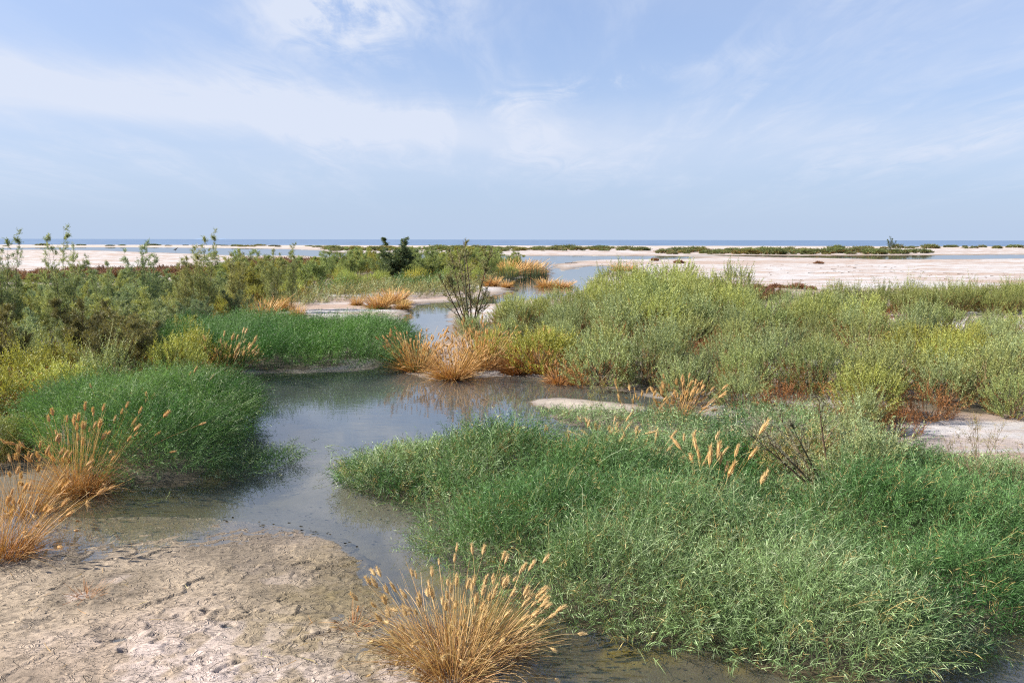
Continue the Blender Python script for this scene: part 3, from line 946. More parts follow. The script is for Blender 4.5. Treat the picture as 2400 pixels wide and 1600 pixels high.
def tuft_parts(seed, n=170, height=0.75, base_r=0.14, spread=0.75, heads=0.45, head_len=0.085, basal=160, stalk_w=0.0042,
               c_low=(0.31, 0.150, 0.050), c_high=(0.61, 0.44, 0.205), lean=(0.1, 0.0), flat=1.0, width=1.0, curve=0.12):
    """meshes and seed-head placements of one tuft standing at the origin"""
    rng = np.random.default_rng(seed)
    a = rng.uniform(0, 2 * np.pi, n)
    f = np.sqrt(rng.uniform(0, 1, n))
    rad3 = np.stack([np.cos(a) * width, np.sin(a) * flat, np.zeros(n)], -1)
    P = rad3 * (f * base_r)[:, None]
    P[:, 2] = -0.02
    D = unit(UP + rad3 * (f * spread)[:, None] + np.array([lean[0], lean[1], 0]) + rng.normal(0, .10, (n, 3)))
    L = height * rng.uniform(0.55, 1.08, n)
    B = rad3 * (f * curve)[:, None] + rng.normal(0, .08, (n, 3))
    bent = (rng.uniform(0, 1, n) < .16)[:, None]
    B = np.where(bent, B + rng.normal(0, .30, (n, 3)) - UP * .35 + rad3 * .25, B)
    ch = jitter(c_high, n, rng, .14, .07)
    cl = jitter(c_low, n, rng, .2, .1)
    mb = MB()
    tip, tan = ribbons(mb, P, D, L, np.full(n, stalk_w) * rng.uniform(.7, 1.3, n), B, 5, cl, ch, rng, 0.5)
    m2 = MB()
    a = rng.uniform(0, 2 * np.pi, basal)
    f = np.sqrt(rng.uniform(0, 1, basal))
    rad3 = np.stack([np.cos(a) * width, np.sin(a) * flat, np.zeros(basal)], -1)
    P2 = rad3 * (f * base_r * 1.15)[:, None]
    P2[:, 2] = -0.02
    D2 = unit(UP * 0.75 + rad3 * (f * spread * 1.5)[:, None] + rng.normal(0, .28, (basal, 3)))
    L2 = height * rng.uniform(.22, .72, basal)
    B2 = rad3 * 0.25 + rng.normal(0, .15, (basal, 3)) - UP * 0.18
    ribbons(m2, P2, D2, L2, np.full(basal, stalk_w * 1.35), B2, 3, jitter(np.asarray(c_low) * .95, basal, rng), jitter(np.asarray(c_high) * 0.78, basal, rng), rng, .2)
    pick = np.where(rng.uniform(0, 1, n) < heads)[0]
    hl = head_len * rng.uniform(.65, 1.3, len(pick))
    return mb, m2, (tip[pick], tan[pick], hl, rng.integers(0, 4, len(pick)))


def tuft(name, label, u, v, group=None, single=False, size=1.0, rz=0.0, color=(1, 1, 1), zoff=0.0, cat='grass tuft', **kw):
    g = ground(u, v)
    z = max(land_z(*g), -0.06)
    root = obj(name, None, loc=(g[0], g[1], z + zoff))
    root.rotation_euler.z = rz
    root.scale = (size,) * 3
    tag(root, label, cat, group)
    mb, m2, (tip, tan, hl, var) = tuft_parts(**kw)
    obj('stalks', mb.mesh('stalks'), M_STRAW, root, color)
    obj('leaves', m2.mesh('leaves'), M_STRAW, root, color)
    put_heads(root, tip, tan, hl, var, color, single)
    return root


def put_heads(root, tip, tan, hl, var, color, single):
    if not len(tip):
        return
    if single:
        for p, t, l, k in zip(tip, tan, hl, var):
            h = obj('seed_head', HEADS[k], None, root, color)
            h.rotation_mode = 'QUATERNION'
            h.rotation_quaternion = Vector(t).to_track_quat('Z', 'Y')
            h.location = p - t * l * 0.08
            w_ = random.uniform(.85, 1.3) * (.62 if l > .12 else 1.0)
            h.scale = (l * w_, l * w_, l)
    else:
        mb = MB()
        a, b = frames(tan)
        for i in range(len(tip)):
            co, q, c = HEAD_BUF[var[i]]
            v = tip[i] + (co[:, :1] * a[i] + co[:, 1:2] * b[i] + co[:, 2:] * tan[i]) * hl[i]
            mb.add(v, q, c)
        o = obj('seed_heads', mb.mesh('seed_heads'), M_STRAW, root, color)
        o['kind'] = 'stuff'


RUST = (0.92, 0.72, 0.55)
tuft('dry_grass_tuft', 'large golden dry grass tuft with seed heads at the mud edge in the foreground', 1052, 1490, single=True,
     seed=1, n=300, height=0.56, base_r=0.36, spread=0.72, heads=0.34, head_len=0.075, basal=1000, lean=(0.12, 0.10), width=1.15, flat=.8)
tuft('dry_grass_tuft', 'smaller golden dry grass tuft at the very bottom edge, in front of the large tuft', 1040, 1556, single=True,
     seed=2, n=90, height=0.62, base_r=0.15, spread=0.7, heads=0.12, head_len=0.06, basal=380, lean=(0.0, 0.18))
tuft('dry_grass_tuft', 'rusty dry grass tuft leaning right against the tall left grass mound', 185, 1128, single=True, color=(1.0, .88, .76),
     seed=3, n=230, height=0.92, base_r=0.24, spread=0.45, heads=0.30, head_len=0.09, basal=600, lean=(0.20, 0.05))
tuft('dry_grass_tuft', 'brown dry grass tuft leaning in from the left edge above the mud flat', 5, 1275, single=True, color=(1.0, .86, .74),
     seed=4, n=150, height=0.80, base_r=0.22, spread=0.45, heads=0.32, head_len=0.075, basal=400, lean=(0.38, 0.10))
tuft('dry_grass_tuft', 'thin brown dry grass tuft behind the left-edge tuft, beside the rusty tuft', 60, 1175, single=True, color=(.92, .82, .72),
     seed=5, n=110, height=0.75, base_r=0.2, spread=0.5, heads=0.32, head_len=0.085, basal=200, lean=(0.2, 0.0))
tuft('dry_grass_tuft', 'tiny reddish dry grass tuft standing alone on the mud flat', 200, 1378, color=(.9, .62, .5), seed=6, n=40, height=0.17, base_r=0.07, spread=1.2,
     heads=0.0, basal=60, stalk_w=.004)
tuft('dry_grass_tuft', 'low curled straw tuft on the mud left of the large foreground tuft', 812, 1438, color=(.95, .7, .55), seed=7, n=34, height=0.20, base_r=0.08, spread=1.4,
     heads=0.04, head_len=.05, basal=70)
HF = dict(color=(.98, .86, .72), heads=0.5, basal=700, stalk_w=0.009, head_len=0.10)
tuft('dry_grass_tuft', 'golden dry grass tuft at the channel side, leftmost of the clump across the water', 960, 850, seed=11, n=230, height=0.88, base_r=0.30, spread=.75, lean=(0.1, 0), **HF)
tuft('dry_grass_tuft', 'golden dry grass tuft standing furthest into the water across the channel', 1040, 868, seed=12, n=230, height=0.78, base_r=0.26, spread=.95, lean=(0.05, 0), **HF)
tuft('dry_grass_tuft', 'golden dry grass tuft behind the two waterside tufts, against the thicket', 1105, 848, seed=13, n=240, height=0.95, base_r=0.32, spread=.6, lean=(0.1, 0.05), **HF)
tuft('dry_grass_tuft', 'dark rust-brown grass tuft beside the golden clump across the channel', 1185, 858, seed=14, n=220, height=0.62, base_r=0.26, spread=.5,
     color=(.52, .36, .30), lean=(0.0, 0.0), heads=.1, basal=420, stalk_w=.01, head_len=.1)
tuft('dry_grass_tuft', 'slim upright straw tuft between the brown tuft and the small waterside pair', 1238, 858, seed=15, n=60, height=0.85, base_r=0.12, spread=.5, color=(.95, .8, .66), lean=(.25, 0), heads=.5, basal=120, stalk_w=.01, head_len=.13)
tuft('dry_grass_tuft', 'small rusty tuft at the water edge, left of the waterside pair', 1285, 878, seed=16, n=100, height=0.48, base_r=0.2, spread=.8, color=(.85, .66, .55), heads=.2, basal=220, stalk_w=.009, head_len=.09)
tuft('dry_grass_tuft', 'small rusty tuft at the water edge, right of the waterside pair', 1328, 882, seed=17, n=70, height=0.40, base_r=0.15, spread=.7, color=(.8, .6, .5), heads=.2, basal=160, stalk_w=.009, head_len=.09)
tuft('dry_grass_tuft', 'golden plumed tuft beside the gravel spit, in front of the thicket', 1562, 968, seed=18, n=75, height=0.66, base_r=0.24, spread=.5, heads=.7, head_len=.11, basal=200, color=(.95, .85, .75), stalk_w=.008, lean=(.1, 0))
tuft('dry_grass_tuft', 'sparse golden tuft between the gravel spit and the plumed tuft', 1470, 962, seed=19, n=34, height=0.5, base_r=0.30, spread=.4, heads=.7, head_len=.09, basal=60, color=(.95, .88, .75), stalk_w=.007, lean=(.15, 0))
tuft('dry_grass_tuft', 'straw tuft with pale plumes leaning right behind the left grass mound', 520, 868, seed=20, n=70, height=.85, base_r=0.25, spread=.4, heads=.75, head_len=.14, basal=80, stalk_w=.009, lean=(.5, 0))
tuft('dry_grass_tuft', 'golden tuft with bowed heads standing in the pool behind the foreground grass', 1395, 1030, seed=21, single=True, n=24, height=0.52, base_r=0.10, spread=.8, heads=.9, head_len=.13, basal=60, stalk_w=.007, lean=(.05, 0))
# tall plumes rising from the green bed
tuft('plume_grass', 'cluster of tall fluffy golden plumes rising from the green grass bed', 1632, 1190, seed=22, single=True, cat='plume grass', n=17, height=0.85, base_r=0.15, spread=.10, heads=1.0,
     head_len=0.17, basal=10, stalk_w=.007, lean=(.16, 0.02), c_low=(.22, .24, .08), color=(1.08, 1.0, .9))
tuft('plume_grass', 'single drooping golden plume right of the tall plume cluster', 1712, 1170, seed=23, single=True, cat='plume grass', n=2, height=0.50, base_r=0.05, spread=.2, heads=1.0, head_len=.19,
     basal=4, stalk_w=.007, lean=(.5, 0), c_low=(.22, .24, .08))
rngp = np.random.default_rng(88)
for i, (u, v, n, where) in enumerate([(1260, 1120, 12, 'left end of the plume row in the green bed'), (1310, 1105, 15, 'left middle of the plume row in the green bed'),
                                     (1350, 1120, 10, 'front of the plume row in the green bed'), (1400, 1112, 12, 'centre of the plume row in the green bed'),
                                     (1455, 1100, 12, 'right middle of the plume row in the green bed'), (1500, 1115, 7, 'right end of the plume row in the green bed'),
                                     (1570, 1130, 6, 'gap between the plume row and the tall plumes'), (290, 1035, 14, 'top of the left grass mound, behind the rusty tuft'),
                                     (365, 1060, 3, 'front slope of the left grass mound'), (395, 985, 4, 'crest of the left grass mound'), (1720, 1240, 2, 'dark hollow of the right green bed')]):
    tuft('plume_grass', 'short golden plume heads at the ' + where, u, v, seed=300 + i, single=True, cat='plume grass', n=n, height=random.uniform(.55, .7) * (1.5 if u < 400 else 1), base_r=0.22, spread=.35,
         heads=.95, head_len=.11, basal=4, stalk_w=.006, lean=(.05, 0), c_low=(.25, .26, .1), group='golden plumes scattered in the green beds')

FAR_T = [tuft_parts(seed=400 + i, n=260, height=0.85, base_r=0.32, spread=.8, heads=.35, head_len=.15, basal=500, stalk_w=.022) for i in range(3)]
FAR_TM = []
for mb_, m2_, (tip, tan, hl, var) in FAR_T:
    FAR_TM.append((mb_.mesh('stalks'), m2_.mesh('leaves')))


def far_tuft(label, u, v, size, color, k=0, wide=1.0):
    g = ground(u, v)
    root = obj('dry_grass_tuft', None, loc=(g[0], g[1], max(land_z(*g), -.05)))
    root.rotation_euler.z = random.uniform(0, 6.28)
    root.scale = (size * wide, size * wide, size)
    tag(root, label, 'grass tuft', 'dry tufts along the upper channel')
    a, b = FAR_TM[k % 3]
    obj('stalks', a, M_STRAW, root, color)
    obj('leaves', b, M_STRAW, root, color)


OR = (1.0, .89, .78)
for i, (u, v, s, w, lab) in enumerate([
        (600, 733, 1.05, 1.15, 'large rusty tuft beside the brown pool behind the left grass bed'), (645, 716, .8, 1, 'rusty tuft behind the large tuft by the brown pool'),
        (683, 728, .6, .8, 'small rusty tuft at the left end of the white mud bar'), (870, 712, .8, 1.1, 'rusty tuft at the far tip of the white mud bar'),
        (902, 700, .9, 1.2, 'rusty tuft behind the mud bar tip tuft, by the narrow channel'), (925, 712, .55, 1, 'small pale tuft standing in the narrow channel mouth'),
        (820, 706, .5, .9, 'tiny rusty tuft at the back of the white mud bar'),
        (1130, 660, .9, 1, 'rusty tuft on the sand left of the upper channel'), (1165, 662, .6, 1, 'low rusty tuft nearest the upper channel water'),
        (1255, 659, .8, 1.3, 'rusty tuft at the left of the islet in the upper channel'), (1290, 660, .7, 1.6, 'rusty tuft at the right of the islet in the upper channel'),
        (1165, 634, 1.5, 1.6, 'tall rusty tuft behind the reeds, left of the row'), (1195, 632, 1.6, 1.6, 'tall rusty tuft behind the reeds, middle of the row'), (1222, 628, 1.5, 1.5, 'tall rusty tuft behind the reeds, right of the row'),
        (1433, 625, 1.0, 1.8, 'orange tuft on the white sand beside the channel bend'),
        (1410, 690, .5, 1.4, 'low orange tuft just behind the thicket crest')]):
    far_tuft(lab, u, v, s, OR if i != 5 else (1, .95, .8), i, w)

# ------------------------------------------------------------------ shrubs
def saltbush_mesh(seed, R=0.72, H=1.12, sprigs=430, K=20, ll=0.048, lw=0.013, c=(0.215, 0.26, 0.112), c2=(0.31, 0.325, 0.105), tall=0.0, inner=0.28, rust=.36):
    rng = np.random.default_rng(seed)
    n = sprigs
    u = rdir(n, rng, -0.05)
    lobes = rdir(7, rng, 0.1)
    lob = np.max(np.clip(u @ lobes.T, 0, 1) ** 7, 1)
    rf = (0.58 + 0.44 * lob) * (1 - inner * rng.uniform(0, 1, n) ** 1.6)
    P = u * np.array([R, R, H * 0.78]) * rf[:, None]
    P[:, 2] = np.maximum(P[:, 2], 0.02)
    D = unit(u * 0.55 + UP * 0.75 + rng.normal(0, .22, (n, 3)))
    L = rng.uniform(.16, .34, n) * (1 + tall * rng.uniform(0, 1, n) ** 3)
    B = u * 0.1 + rng.normal(0, .12, (n, 3)) - UP * .05
    k = rng.uniform(0, 1, (n, 1))
    col = np.asarray(c) * (1 - k) + np.asarray(c2) * k
    # dead brown sprigs low on the skirt
    low = ((P[:, 2] < .30 * H) & (rng.uniform(0, 1, n) < rust))[:, None]
    col = np.where(low, np.array([.23, .115, .04]) * rng.uniform(.6, 1.4, (n, 1)), col)
    col = np.clip(col * (1 + rng.normal(0, .15, (n, 1))), .01, .9)
    mb = MB()
    ribbons(mb, P, D, L, np.full(n, lw * .6), B, 2, col * .85, col, rng, .3)
    t = np.linspace(.05, 1, K)[None] + rng.uniform(-.02, .02, (n, K))
    q, tan = path(P, D, L, B, t)
    az = rng.uniform(0, 6.28, (n, 1)) + np.arange(K)[None] * 2.4
    a = unit(np.cross(tan, np.array([0.3, 0.9, 0.2])))
    b = np.cross(tan, a)
    ld = unit(tan * 0.75 + (a * np.cos(az)[..., None] + b * np.sin(az)[..., None]) * 0.75)
    lc = np.repeat(col[:, None], K, 1) * (1 + rng.normal(0, .12, (n, K, 1)))
    leaves(mb, q.reshape(-1, 3), ld.reshape(-1, 3), (ll * rng.uniform(.7, 1.3, (n, K)) * (1.15 - .5 * t)).ravel(), (lw * rng.uniform(.8, 1.2, (n, K))).ravel(),
           np.clip(lc.reshape(-1, 3), .01, .9), rng)
    st = MB()
    m = 26
    pick = rng.choice(n, m, replace=False)
    base = rdir(m, rng) * np.array([.07, .07, 0])
    d = P[pick] - base
    Ls = np.linalg.norm(d, axis=1)
    bend = UP * 0.18 + rng.normal(0, .04, (m, 3))
    tubes(st, base, unit(d) - bend, Ls, np.full(m, .016), bend, 4, jitter((.16, .12, .075), m, rng), jitter((.22, .17, .09), m, rng), .35, 3)
    return mb.mesh('foliage'), st.mesh('stems')


def tamarisk_mesh(seed, H=2.4, trunks=6, spread=0.35, branches=13, sprays=9, leaf=0.07, lw=0.0095, c=(0.155, 0.20, 0.11), c2=(0.26, 0.285, 0.125), bare=0.18, K=12, thick=.022, lean=(0, 0), blen=.34, tw=.03):
    rng = np.random.default_rng(seed)
    n = trunks
    a = np.linspace(0, 2 * np.pi, n, endpoint=False) + rng.uniform(-.5, .5, n)
    out = np.stack([np.cos(a), np.sin(a), np.zeros(n)], -1)
    P = out * rng.uniform(.02, .10, (n, 1))
    P[:, 2] = -.03
    D = unit(UP + out * rng.uniform(.3, 1.2, (n, 1)) * spread + np.array([lean[0], lean[1], 0]))
    L = H * rng.uniform(.62, 1.02, n)
    L[0] = H
    D[0] = unit(UP + out[0] * .08 + np.array([lean[0], lean[1], 0]) * .5)
    B = out * .05 + rng.normal(0, .05, (n, 3))
    st = MB()
    cw = jitter((.11, .075, .05), n, rng)
    tubes(st, P, D, L, np.full(n, thick), B, 7, cw, cw * 1.2, .2, 4)
    m = branches
    t = np.sort(bare + (1 - bare) * rng.uniform(0, .97, (n, m)) ** .9, 1)
    q, tan = path(P, D, L, B, t)
    bd = rdir(n * m, rng, -.1).reshape(n, m, 3)
    bd = unit(bd * .75 + tan * .62)
    bl = (H * blen * (1.05 - t) * rng.uniform(.5, 1.2, (n, m)) + .10)
    q, bd, bl = q.reshape(-1, 3), bd.reshape(-1, 3), bl.ravel()
    nb = len(q)
    bb = rng.normal(0, .08, (nb, 3)) + UP * .06
    cb = jitter((.14, .10, .06), nb, rng)
    tubes(st, q, bd, bl, np.full(nb, thick * .36), bb, 3, cb, cb, .4, 3)
    mb = MB()
    s = sprays
    ts = rng.uniform(.15, 1.0, (nb, s))
    p2, t2 = path(q, bd, bl, bb, ts)
    sd = unit(t2 * .7 + rdir(nb * s, rng).reshape(nb, s, 3) * .7 + UP * .1).reshape(-1, 3)
    p2 = p2.reshape(-1, 3)
    N_ = len(p2)
    sl = rng.uniform(.09, .24, N_) * np.repeat(np.clip(1.25 - .75 * t.ravel(), .4, 1.1), s)
    k = rng.uniform(0, 1, (N_, 1))
    col = np.clip((np.asarray(c) * (1 - k) + np.asarray(c2) * k) * (1 + rng.normal(0, .18, (N_, 1))), .01, .9)
    sb = rng.normal(0, .12, (N_, 3)) - UP * .06
    ribbons(mb, p2, sd, sl, np.full(N_, lw * .7), sb, 2, col, col, rng, .3)
    tk = np.linspace(.1, 1, K)[None] + rng.uniform(-.04, .04, (N_, K))
    q3, t3 = path(p2, sd, sl, sb, tk)
    ld = unit(t3 * .75 + rdir(N_ * K, rng).reshape(N_, K, 3) * .75)
    leaves(mb, q3.reshape(-1, 3), ld.reshape(-1, 3), leaf * rng.uniform(.6, 1.3, N_ * K), lw * rng.uniform(.8, 1.3, N_ * K), np.repeat(col, K, 0) * (1 + rng.normal(0, .1, (N_ * K, 1))), rng)
    return mb.mesh('foliage'), st.mesh('stems')


SALT = [saltbush_mesh(600 + i, H=random.uniform(1.0, 1.25), tall=.5 if i % 2 else .1) for i in range(6)]
SALT_UP = [saltbush_mesh(620 + i, R=.5, H=1.1, tall=1.2, sprigs=230, ll=.06) for i in range(2)]     # upright feathery kind
DEAD = [saltbush_mesh(640 + i, R=.55, H=.6, sprigs=150, K=14, ll=.045, lw=.010, c=(.15, .055, .016), c2=(.27, .12, .04)) for i in range(2)]
GLASS = [saltbush_mesh(650 + i, R=1.0, H=.5, sprigs=260, K=9, ll=.14, lw=.05, c=(.16, .08, .052), c2=(.20, .115, .068)) for i in range(2)]
TAM = [tamarisk_mesh(700 + i, H=2.0, trunks=7, spread=.45, branches=15, sprays=13) for i in range(4)]
TAM_TALL = [tamarisk_mesh(720 + i, H=3.0, trunks=6, spread=.20, branches=22, sprays=11, blen=.22, bare=.08) for i in range(3)]
BUSH_FAR = [saltbush_mesh(740 + i, R=1.0, H=1.0, sprigs=220, K=8, ll=.17, lw=.06, c=(.145, .165, .075), c2=(.22, .225, .085), tall=.8, rust=.2) for i in range(4)]


def shrub(name, pair, label, cat, xy, size, color, group=None, rz=None, mat_=None, sz=None, tilt=None):
    root = obj(name, None, loc=(xy[0], xy[1], max(land_z(*xy), -.03)))
    root.rotation_euler = ((tilt or (0, 0))[0], (tilt or (0, 0))[1], random.uniform(0, 6.28) if rz is None else rz)
    root.scale = (size, size, sz if sz is not None else size)
    tag(root, label, cat, group)
    obj('foliage', pair[0], mat_ or M_LEAF, root, color)
    obj('stems', pair[1], M_WOOD, root)
    return root


ORD = ['first', 'second', 'third', 'fourth', 'fifth', 'sixth', 'seventh', 'eighth', 'ninth', 'tenth', 'eleventh', 'twelfth', 'thirteenth', 'fourteenth', 'fifteenth',
       'sixteenth', 'seventeenth', 'eighteenth', 'nineteenth', 'twentieth']


def ordinal(i):
    if i < 20:
        return ORD[i]
    t, r = divmod(i + 1, 10)
    tens = {2: 'twenty', 3: 'thirty', 4: 'forty', 5: 'fifty', 6: 'sixty'}[t]
    return (tens + '-' + ORD[r - 1]) if r else {2: 'twentieth', 3: 'thirtieth', 4: 'fortieth', 5: 'fiftieth', 6: 'sixtieth'}[t]


def scatter(poly, spacing, rng, tries=6000):
    lo, hi = poly.min(0), poly.max(0)
    cand = rng.uniform(lo, hi, (tries, 2))
    d = sdf(cand[:, 0], cand[:, 1], poly)
    cand = cand[d < 0]
    _, w, _, _ = land(cand[:, 0], cand[:, 1])
    cand = cand[(w > 0.1) & (np.abs(cand[:, 0]) < cand[:, 1] * 0.69 + np.where(cand[:, 1] < 60, 2.2, 1.0))]
    keep = []
    for p in cand:
        s = spacing(p) if callable(spacing) else spacing
        if all((p[0] - k[0]) ** 2 + (p[1] - k[1]) ** 2 > s * s for k in keep):
            keep.append(p)
    return np.array(keep)


def in_rows(pts, rows):
    """sort points into rows by depth, each row left to right; yields (row, place, point)"""
    o = np.argsort(pts[:, 1])
    for r, idx in enumerate(np.array_split(o, rows)):
        for k, i in enumerate(sorted(idx, key=lambda j: pts[j, 0])):
            yield r, k, pts[i]


ROWN = ['front row', 'second row', 'third row', 'fourth row', 'fifth row', 'sixth row', 'seventh row', 'eighth row', 'ninth row', 'tenth row', 'eleventh row', 'twelfth row']


def colour_word(c):
    r, g, b = c
    if r > 1.15 and b < .75:
        return 'yellow-green'
    if b > 1.12:
        return 'blue-grey'
    if r > g * 1.02:
        return 'olive-brown'
    return 'grey-green'


PAL = [(1.0, 1.0, 1.0), (1.0, 1.0, 1.0), (.92, .98, 1.15), (1.22, 1.08, .55), (1.12, 1.08, .75), (.86, .92, .86)]


def pick_colour(x, y, rng, seed, lim=.999, bias=0.0):
    n = fbm(np.array([x * .28]), np.array([y * .28]), 3, seed)[0]
    k = np.clip((n - .34) / .32 + rng.normal(0, .22) + bias, 0, lim)
    seq = [(.92, .98, 1.15), (.86, .92, .90), (1.0, 1.0, 1.0), (1.05, 1.05, .86), (1.12, 1.09, .74), (1.17, 1.06, .60)]
    c = np.array(seq[int(k * 6)]) * rng.uniform(.80, 1.22)
    return tuple(c)


# right-hand thicket
rng = np.random.default_rng(61)
pts = scatter(THICKET, lambda p: 0.95 if p[1] < 16 else 1.25, rng)
gaps = np.array([ground(u, v) for u, v in [(1650, 838), (1800, 950), (1375, 836), (1080, 772), (1050, 790), (1515, 822), (2125, 965), (1940, 850)]])
pts = np.array([p for p in pts if np.min(np.hypot(*(gaps - p).T)) > .62])
for r, k, p in in_rows(pts, 9):
    u_ = 1176 + 1777 * p[0] / p[1]
    if p[1] > 21:
        c = pick_colour(p[0], p[1], rng, 801, .62, -.1)
    elif u_ < 1340 or (u_ > 1720 and p[1] < 17):
        c = pick_colour(p[0], p[1], rng, 801, .999, .30)
    else:
        c = pick_colour(p[0], p[1], rng, 801, .85)
    up = rng.uniform() < .13
    pair = SALT_UP[rng.integers(2)] if up else SALT[rng.integers(6)]
    if up:
        c = tuple(np.array((.95, 1.0, 1.15)) * rng.uniform(.9, 1.1))
    size = rng.uniform(.72, 1.25) * np.interp(p[1], [12, 14.5, 17, 22, 30, 36], [.8, .95, 1.12, 1.25, 1.45, 1.55])
    if p[1] > 17.5:
        size *= np.interp(1176 + 1777 * p[0] / p[1], [1050, 1200, 1330, 1440, 1550, 1700, 1900, 2352], [.68, .72, .82, 1.12, 1.2, .95, .85, .85])
    shrub('saltbush', pair, f'{"feathery" if up else "rounded"} {colour_word(c)} saltbush, {ordinal(k)} from left, {ROWN[r]} of right thicket', 'saltbush', p, size, c,
          'saltbush thicket right of the channel')
print('thicket', len(pts))
# dark row behind the thicket on the right
pts = scatter(smooth_poly(G([(1830, 722), (2000, 716), (2200, 706), (2500, 700), (2700, 712), (2400, 724), (2100, 732), (1900, 738)]), 1), 1.0, rng)
for r, k, p in in_rows(pts, 1):
    shrub('saltbush', SALT_UP[k % 2] if k % 3 else SALT[k % 6], f'dark olive saltbush, {ordinal(k)} from left in the row edging the white flat', 'saltbush', p, rng.uniform(.95, 1.35),
          tuple(np.array((.78, .78, .66)) * rng.uniform(.85, 1.15)), 'dark saltbush row at the edge of the white flat')
# rusty dead shrubs in the thicket
for u, v, s, lab in [(1375, 838, .9, 'above the small waterside tufts'), (1520, 826, .7, 'in the left middle of the thicket'), (1620, 826, .9, 'left of the big dark gap in the thicket'), (1672, 842, 1.1, 'in the big dark gap of the thicket'),
                     (1800, 955, 1.0, 'at the lower edge of the thicket'), (1905, 1003, .8, 'beside the small sand patch'), (2065, 1005, .8, 'at the left end of the sandy gap'), (2130, 968, 1.0, 'above the sandy gap'),
                     (1900, 735, 1.1, 'behind the thicket on the white flat, left of the dark row'), (2050, 748, .9, 'below the dark row beside the white flat'), (1990, 745, .9, 'in front of the dark row on the white flat'), (1720, 720, .9, 'at the far corner of the thicket')]:
    shrub('dead_saltbush', DEAD[random.randrange(2)], 'rust-brown dead saltbush ' + lab, 'dead shrub', ground(u, v), s, (1, 1, 1), 'rusty dead shrubs in the right thicket')

# left thicket: tamarisk and saltbush
rng = np.random.default_rng(62)
pts = scatter(LEFT, lambda p: 0.80 if p[1] < 17 else 1.0, rng)
for r, k, p in in_rows(pts, 7):
    if p[1] < 14.5 or rng.uniform() < .38:
        c = pick_colour(p[0], p[1], rng, 803)
        c = tuple(np.array(c) * 1.05)
        shrub('saltbush', SALT[rng.integers(6)] if rng.uniform() < .6 else SALT_UP[rng.integers(2)], f'{colour_word(c)} saltbush, {ordinal(k)} from left, {ROWN[r]} of left thicket', 'saltbush', p, rng.uniform(.8, 1.15), c,
              'saltbush among the left thicket')
    else:
        c = np.array([(1.2, 1.2, 1.15), (1.02, 1.14, 1.26), (1.4, 1.3, .9), (.95, .98, .86)][rng.integers(4)]) * rng.uniform(.85, 1.15)
        if p[0] < -5.2 and p[1] < 17:
            c = np.array((1.0, .80, .62)) * rng.uniform(.55, .95)
        w = ['green', 'blue-green', 'yellowish', 'dark olive'][[0, 1, 2, 3][0]] if False else colour_word(tuple(c))
        shrub('tamarisk', TAM[rng.integers(4)], f'{w} feathery tamarisk, {ordinal(k)} from left, {ROWN[r]} of left thicket', 'tamarisk', p, rng.uniform(.62, .92) * (1.0 if p[1] < 19 else .82), tuple(c),
              'feathery tamarisks of the left thicket')
print('left', len(pts))
for u, v, h, lab, col in [(20, 800, 1.0, 'tall dark tamarisk with sideways tip at the left edge', (.75, .8, .75)), (150, 790, 1.04, 'tall grey-green tamarisk with the highest thin spire, left of centre of the thicket', (1.05, 1.05, .95)),
                          (345, 765, .97, 'tall bushy-topped tamarisk standing above the left white flat', (.85, .95, .95)), (468, 750, 1.02, 'tall slender pointed tamarisk in the middle of the left thicket', (1.0, .95, .75)),
                          (545, 738, .86, 'thin brownish tamarisk right of the pointed one', (1.05, .9, .75)), (628, 722, .88, 'thin tamarisk spire left of the last spire over the brown flat', (.95, .92, .75)), (668, 716, .93, 'dark rightmost tamarisk spire of the left thicket', (.85, .85, .7)),
                          (245, 780, .78, 'short tamarisk spire between the two tallest on the left', (.9, .95, .85)), (430, 755, .8, 'brownish thin tamarisk just left of the pointed one', (1, .88, .7))]:
    shrub('tamarisk', TAM_TALL[random.randrange(3)], lab, 'tamarisk', ground(u, v), h * .80, tuple(np.array(col) * 1.25), 'tall tamarisk spires of the left thicket', sz=h * .98)

for u, v, sz_, lab in [(5, 1050, .62, 'at the left edge'), (60, 1040, .55, 'just inside the left edge'), (-45, 1075, .7, 'cut by the left edge')]:
    shrub('saltbush', SALT[random.randrange(6)], 'low olive saltbush behind the dry tufts ' + lab, 'saltbush', ground(u, v), sz_, (.85, .88, .8), 'low saltbush behind the left dry tufts')

# shrubs of the middle distance
rng = np.random.default_rng(63)
pts = scatter(MID, 1.75, rng)
for r, k, p in in_rows(pts, 8):
    c = np.array([(1.3, 1.25, .75), (1.2, 1.25, .85), (1.4, 1.18, .55), (1.1, 1.2, .9)][rng.integers(4)]) * rng.uniform(.85, 1.12)
    shrub('marsh_shrub', SALT[rng.integers(6)] if rng.uniform() < .55 else TAM[rng.integers(4)], f'{"yellowish" if c[2] < .72 else "green"} marsh shrub, {ordinal(k)} from left, {ROWN[r]} of the mid-distance strip', 'shrub', p,
          rng.uniform(1.0, 1.45) * (1 if c[2] > .5 else .9), tuple(c), 'yellow-green shrubs between the lagoon and the channel', sz=rng.uniform(.9, 1.2))
print('mid', len(pts))
BACK = smooth_poly(G([(-60, 735), (250, 722), (560, 722), (640, 700), (520, 672), (260, 676), (-60, 684)]), 1)
pts = scatter(BACK, 1.55, rng)
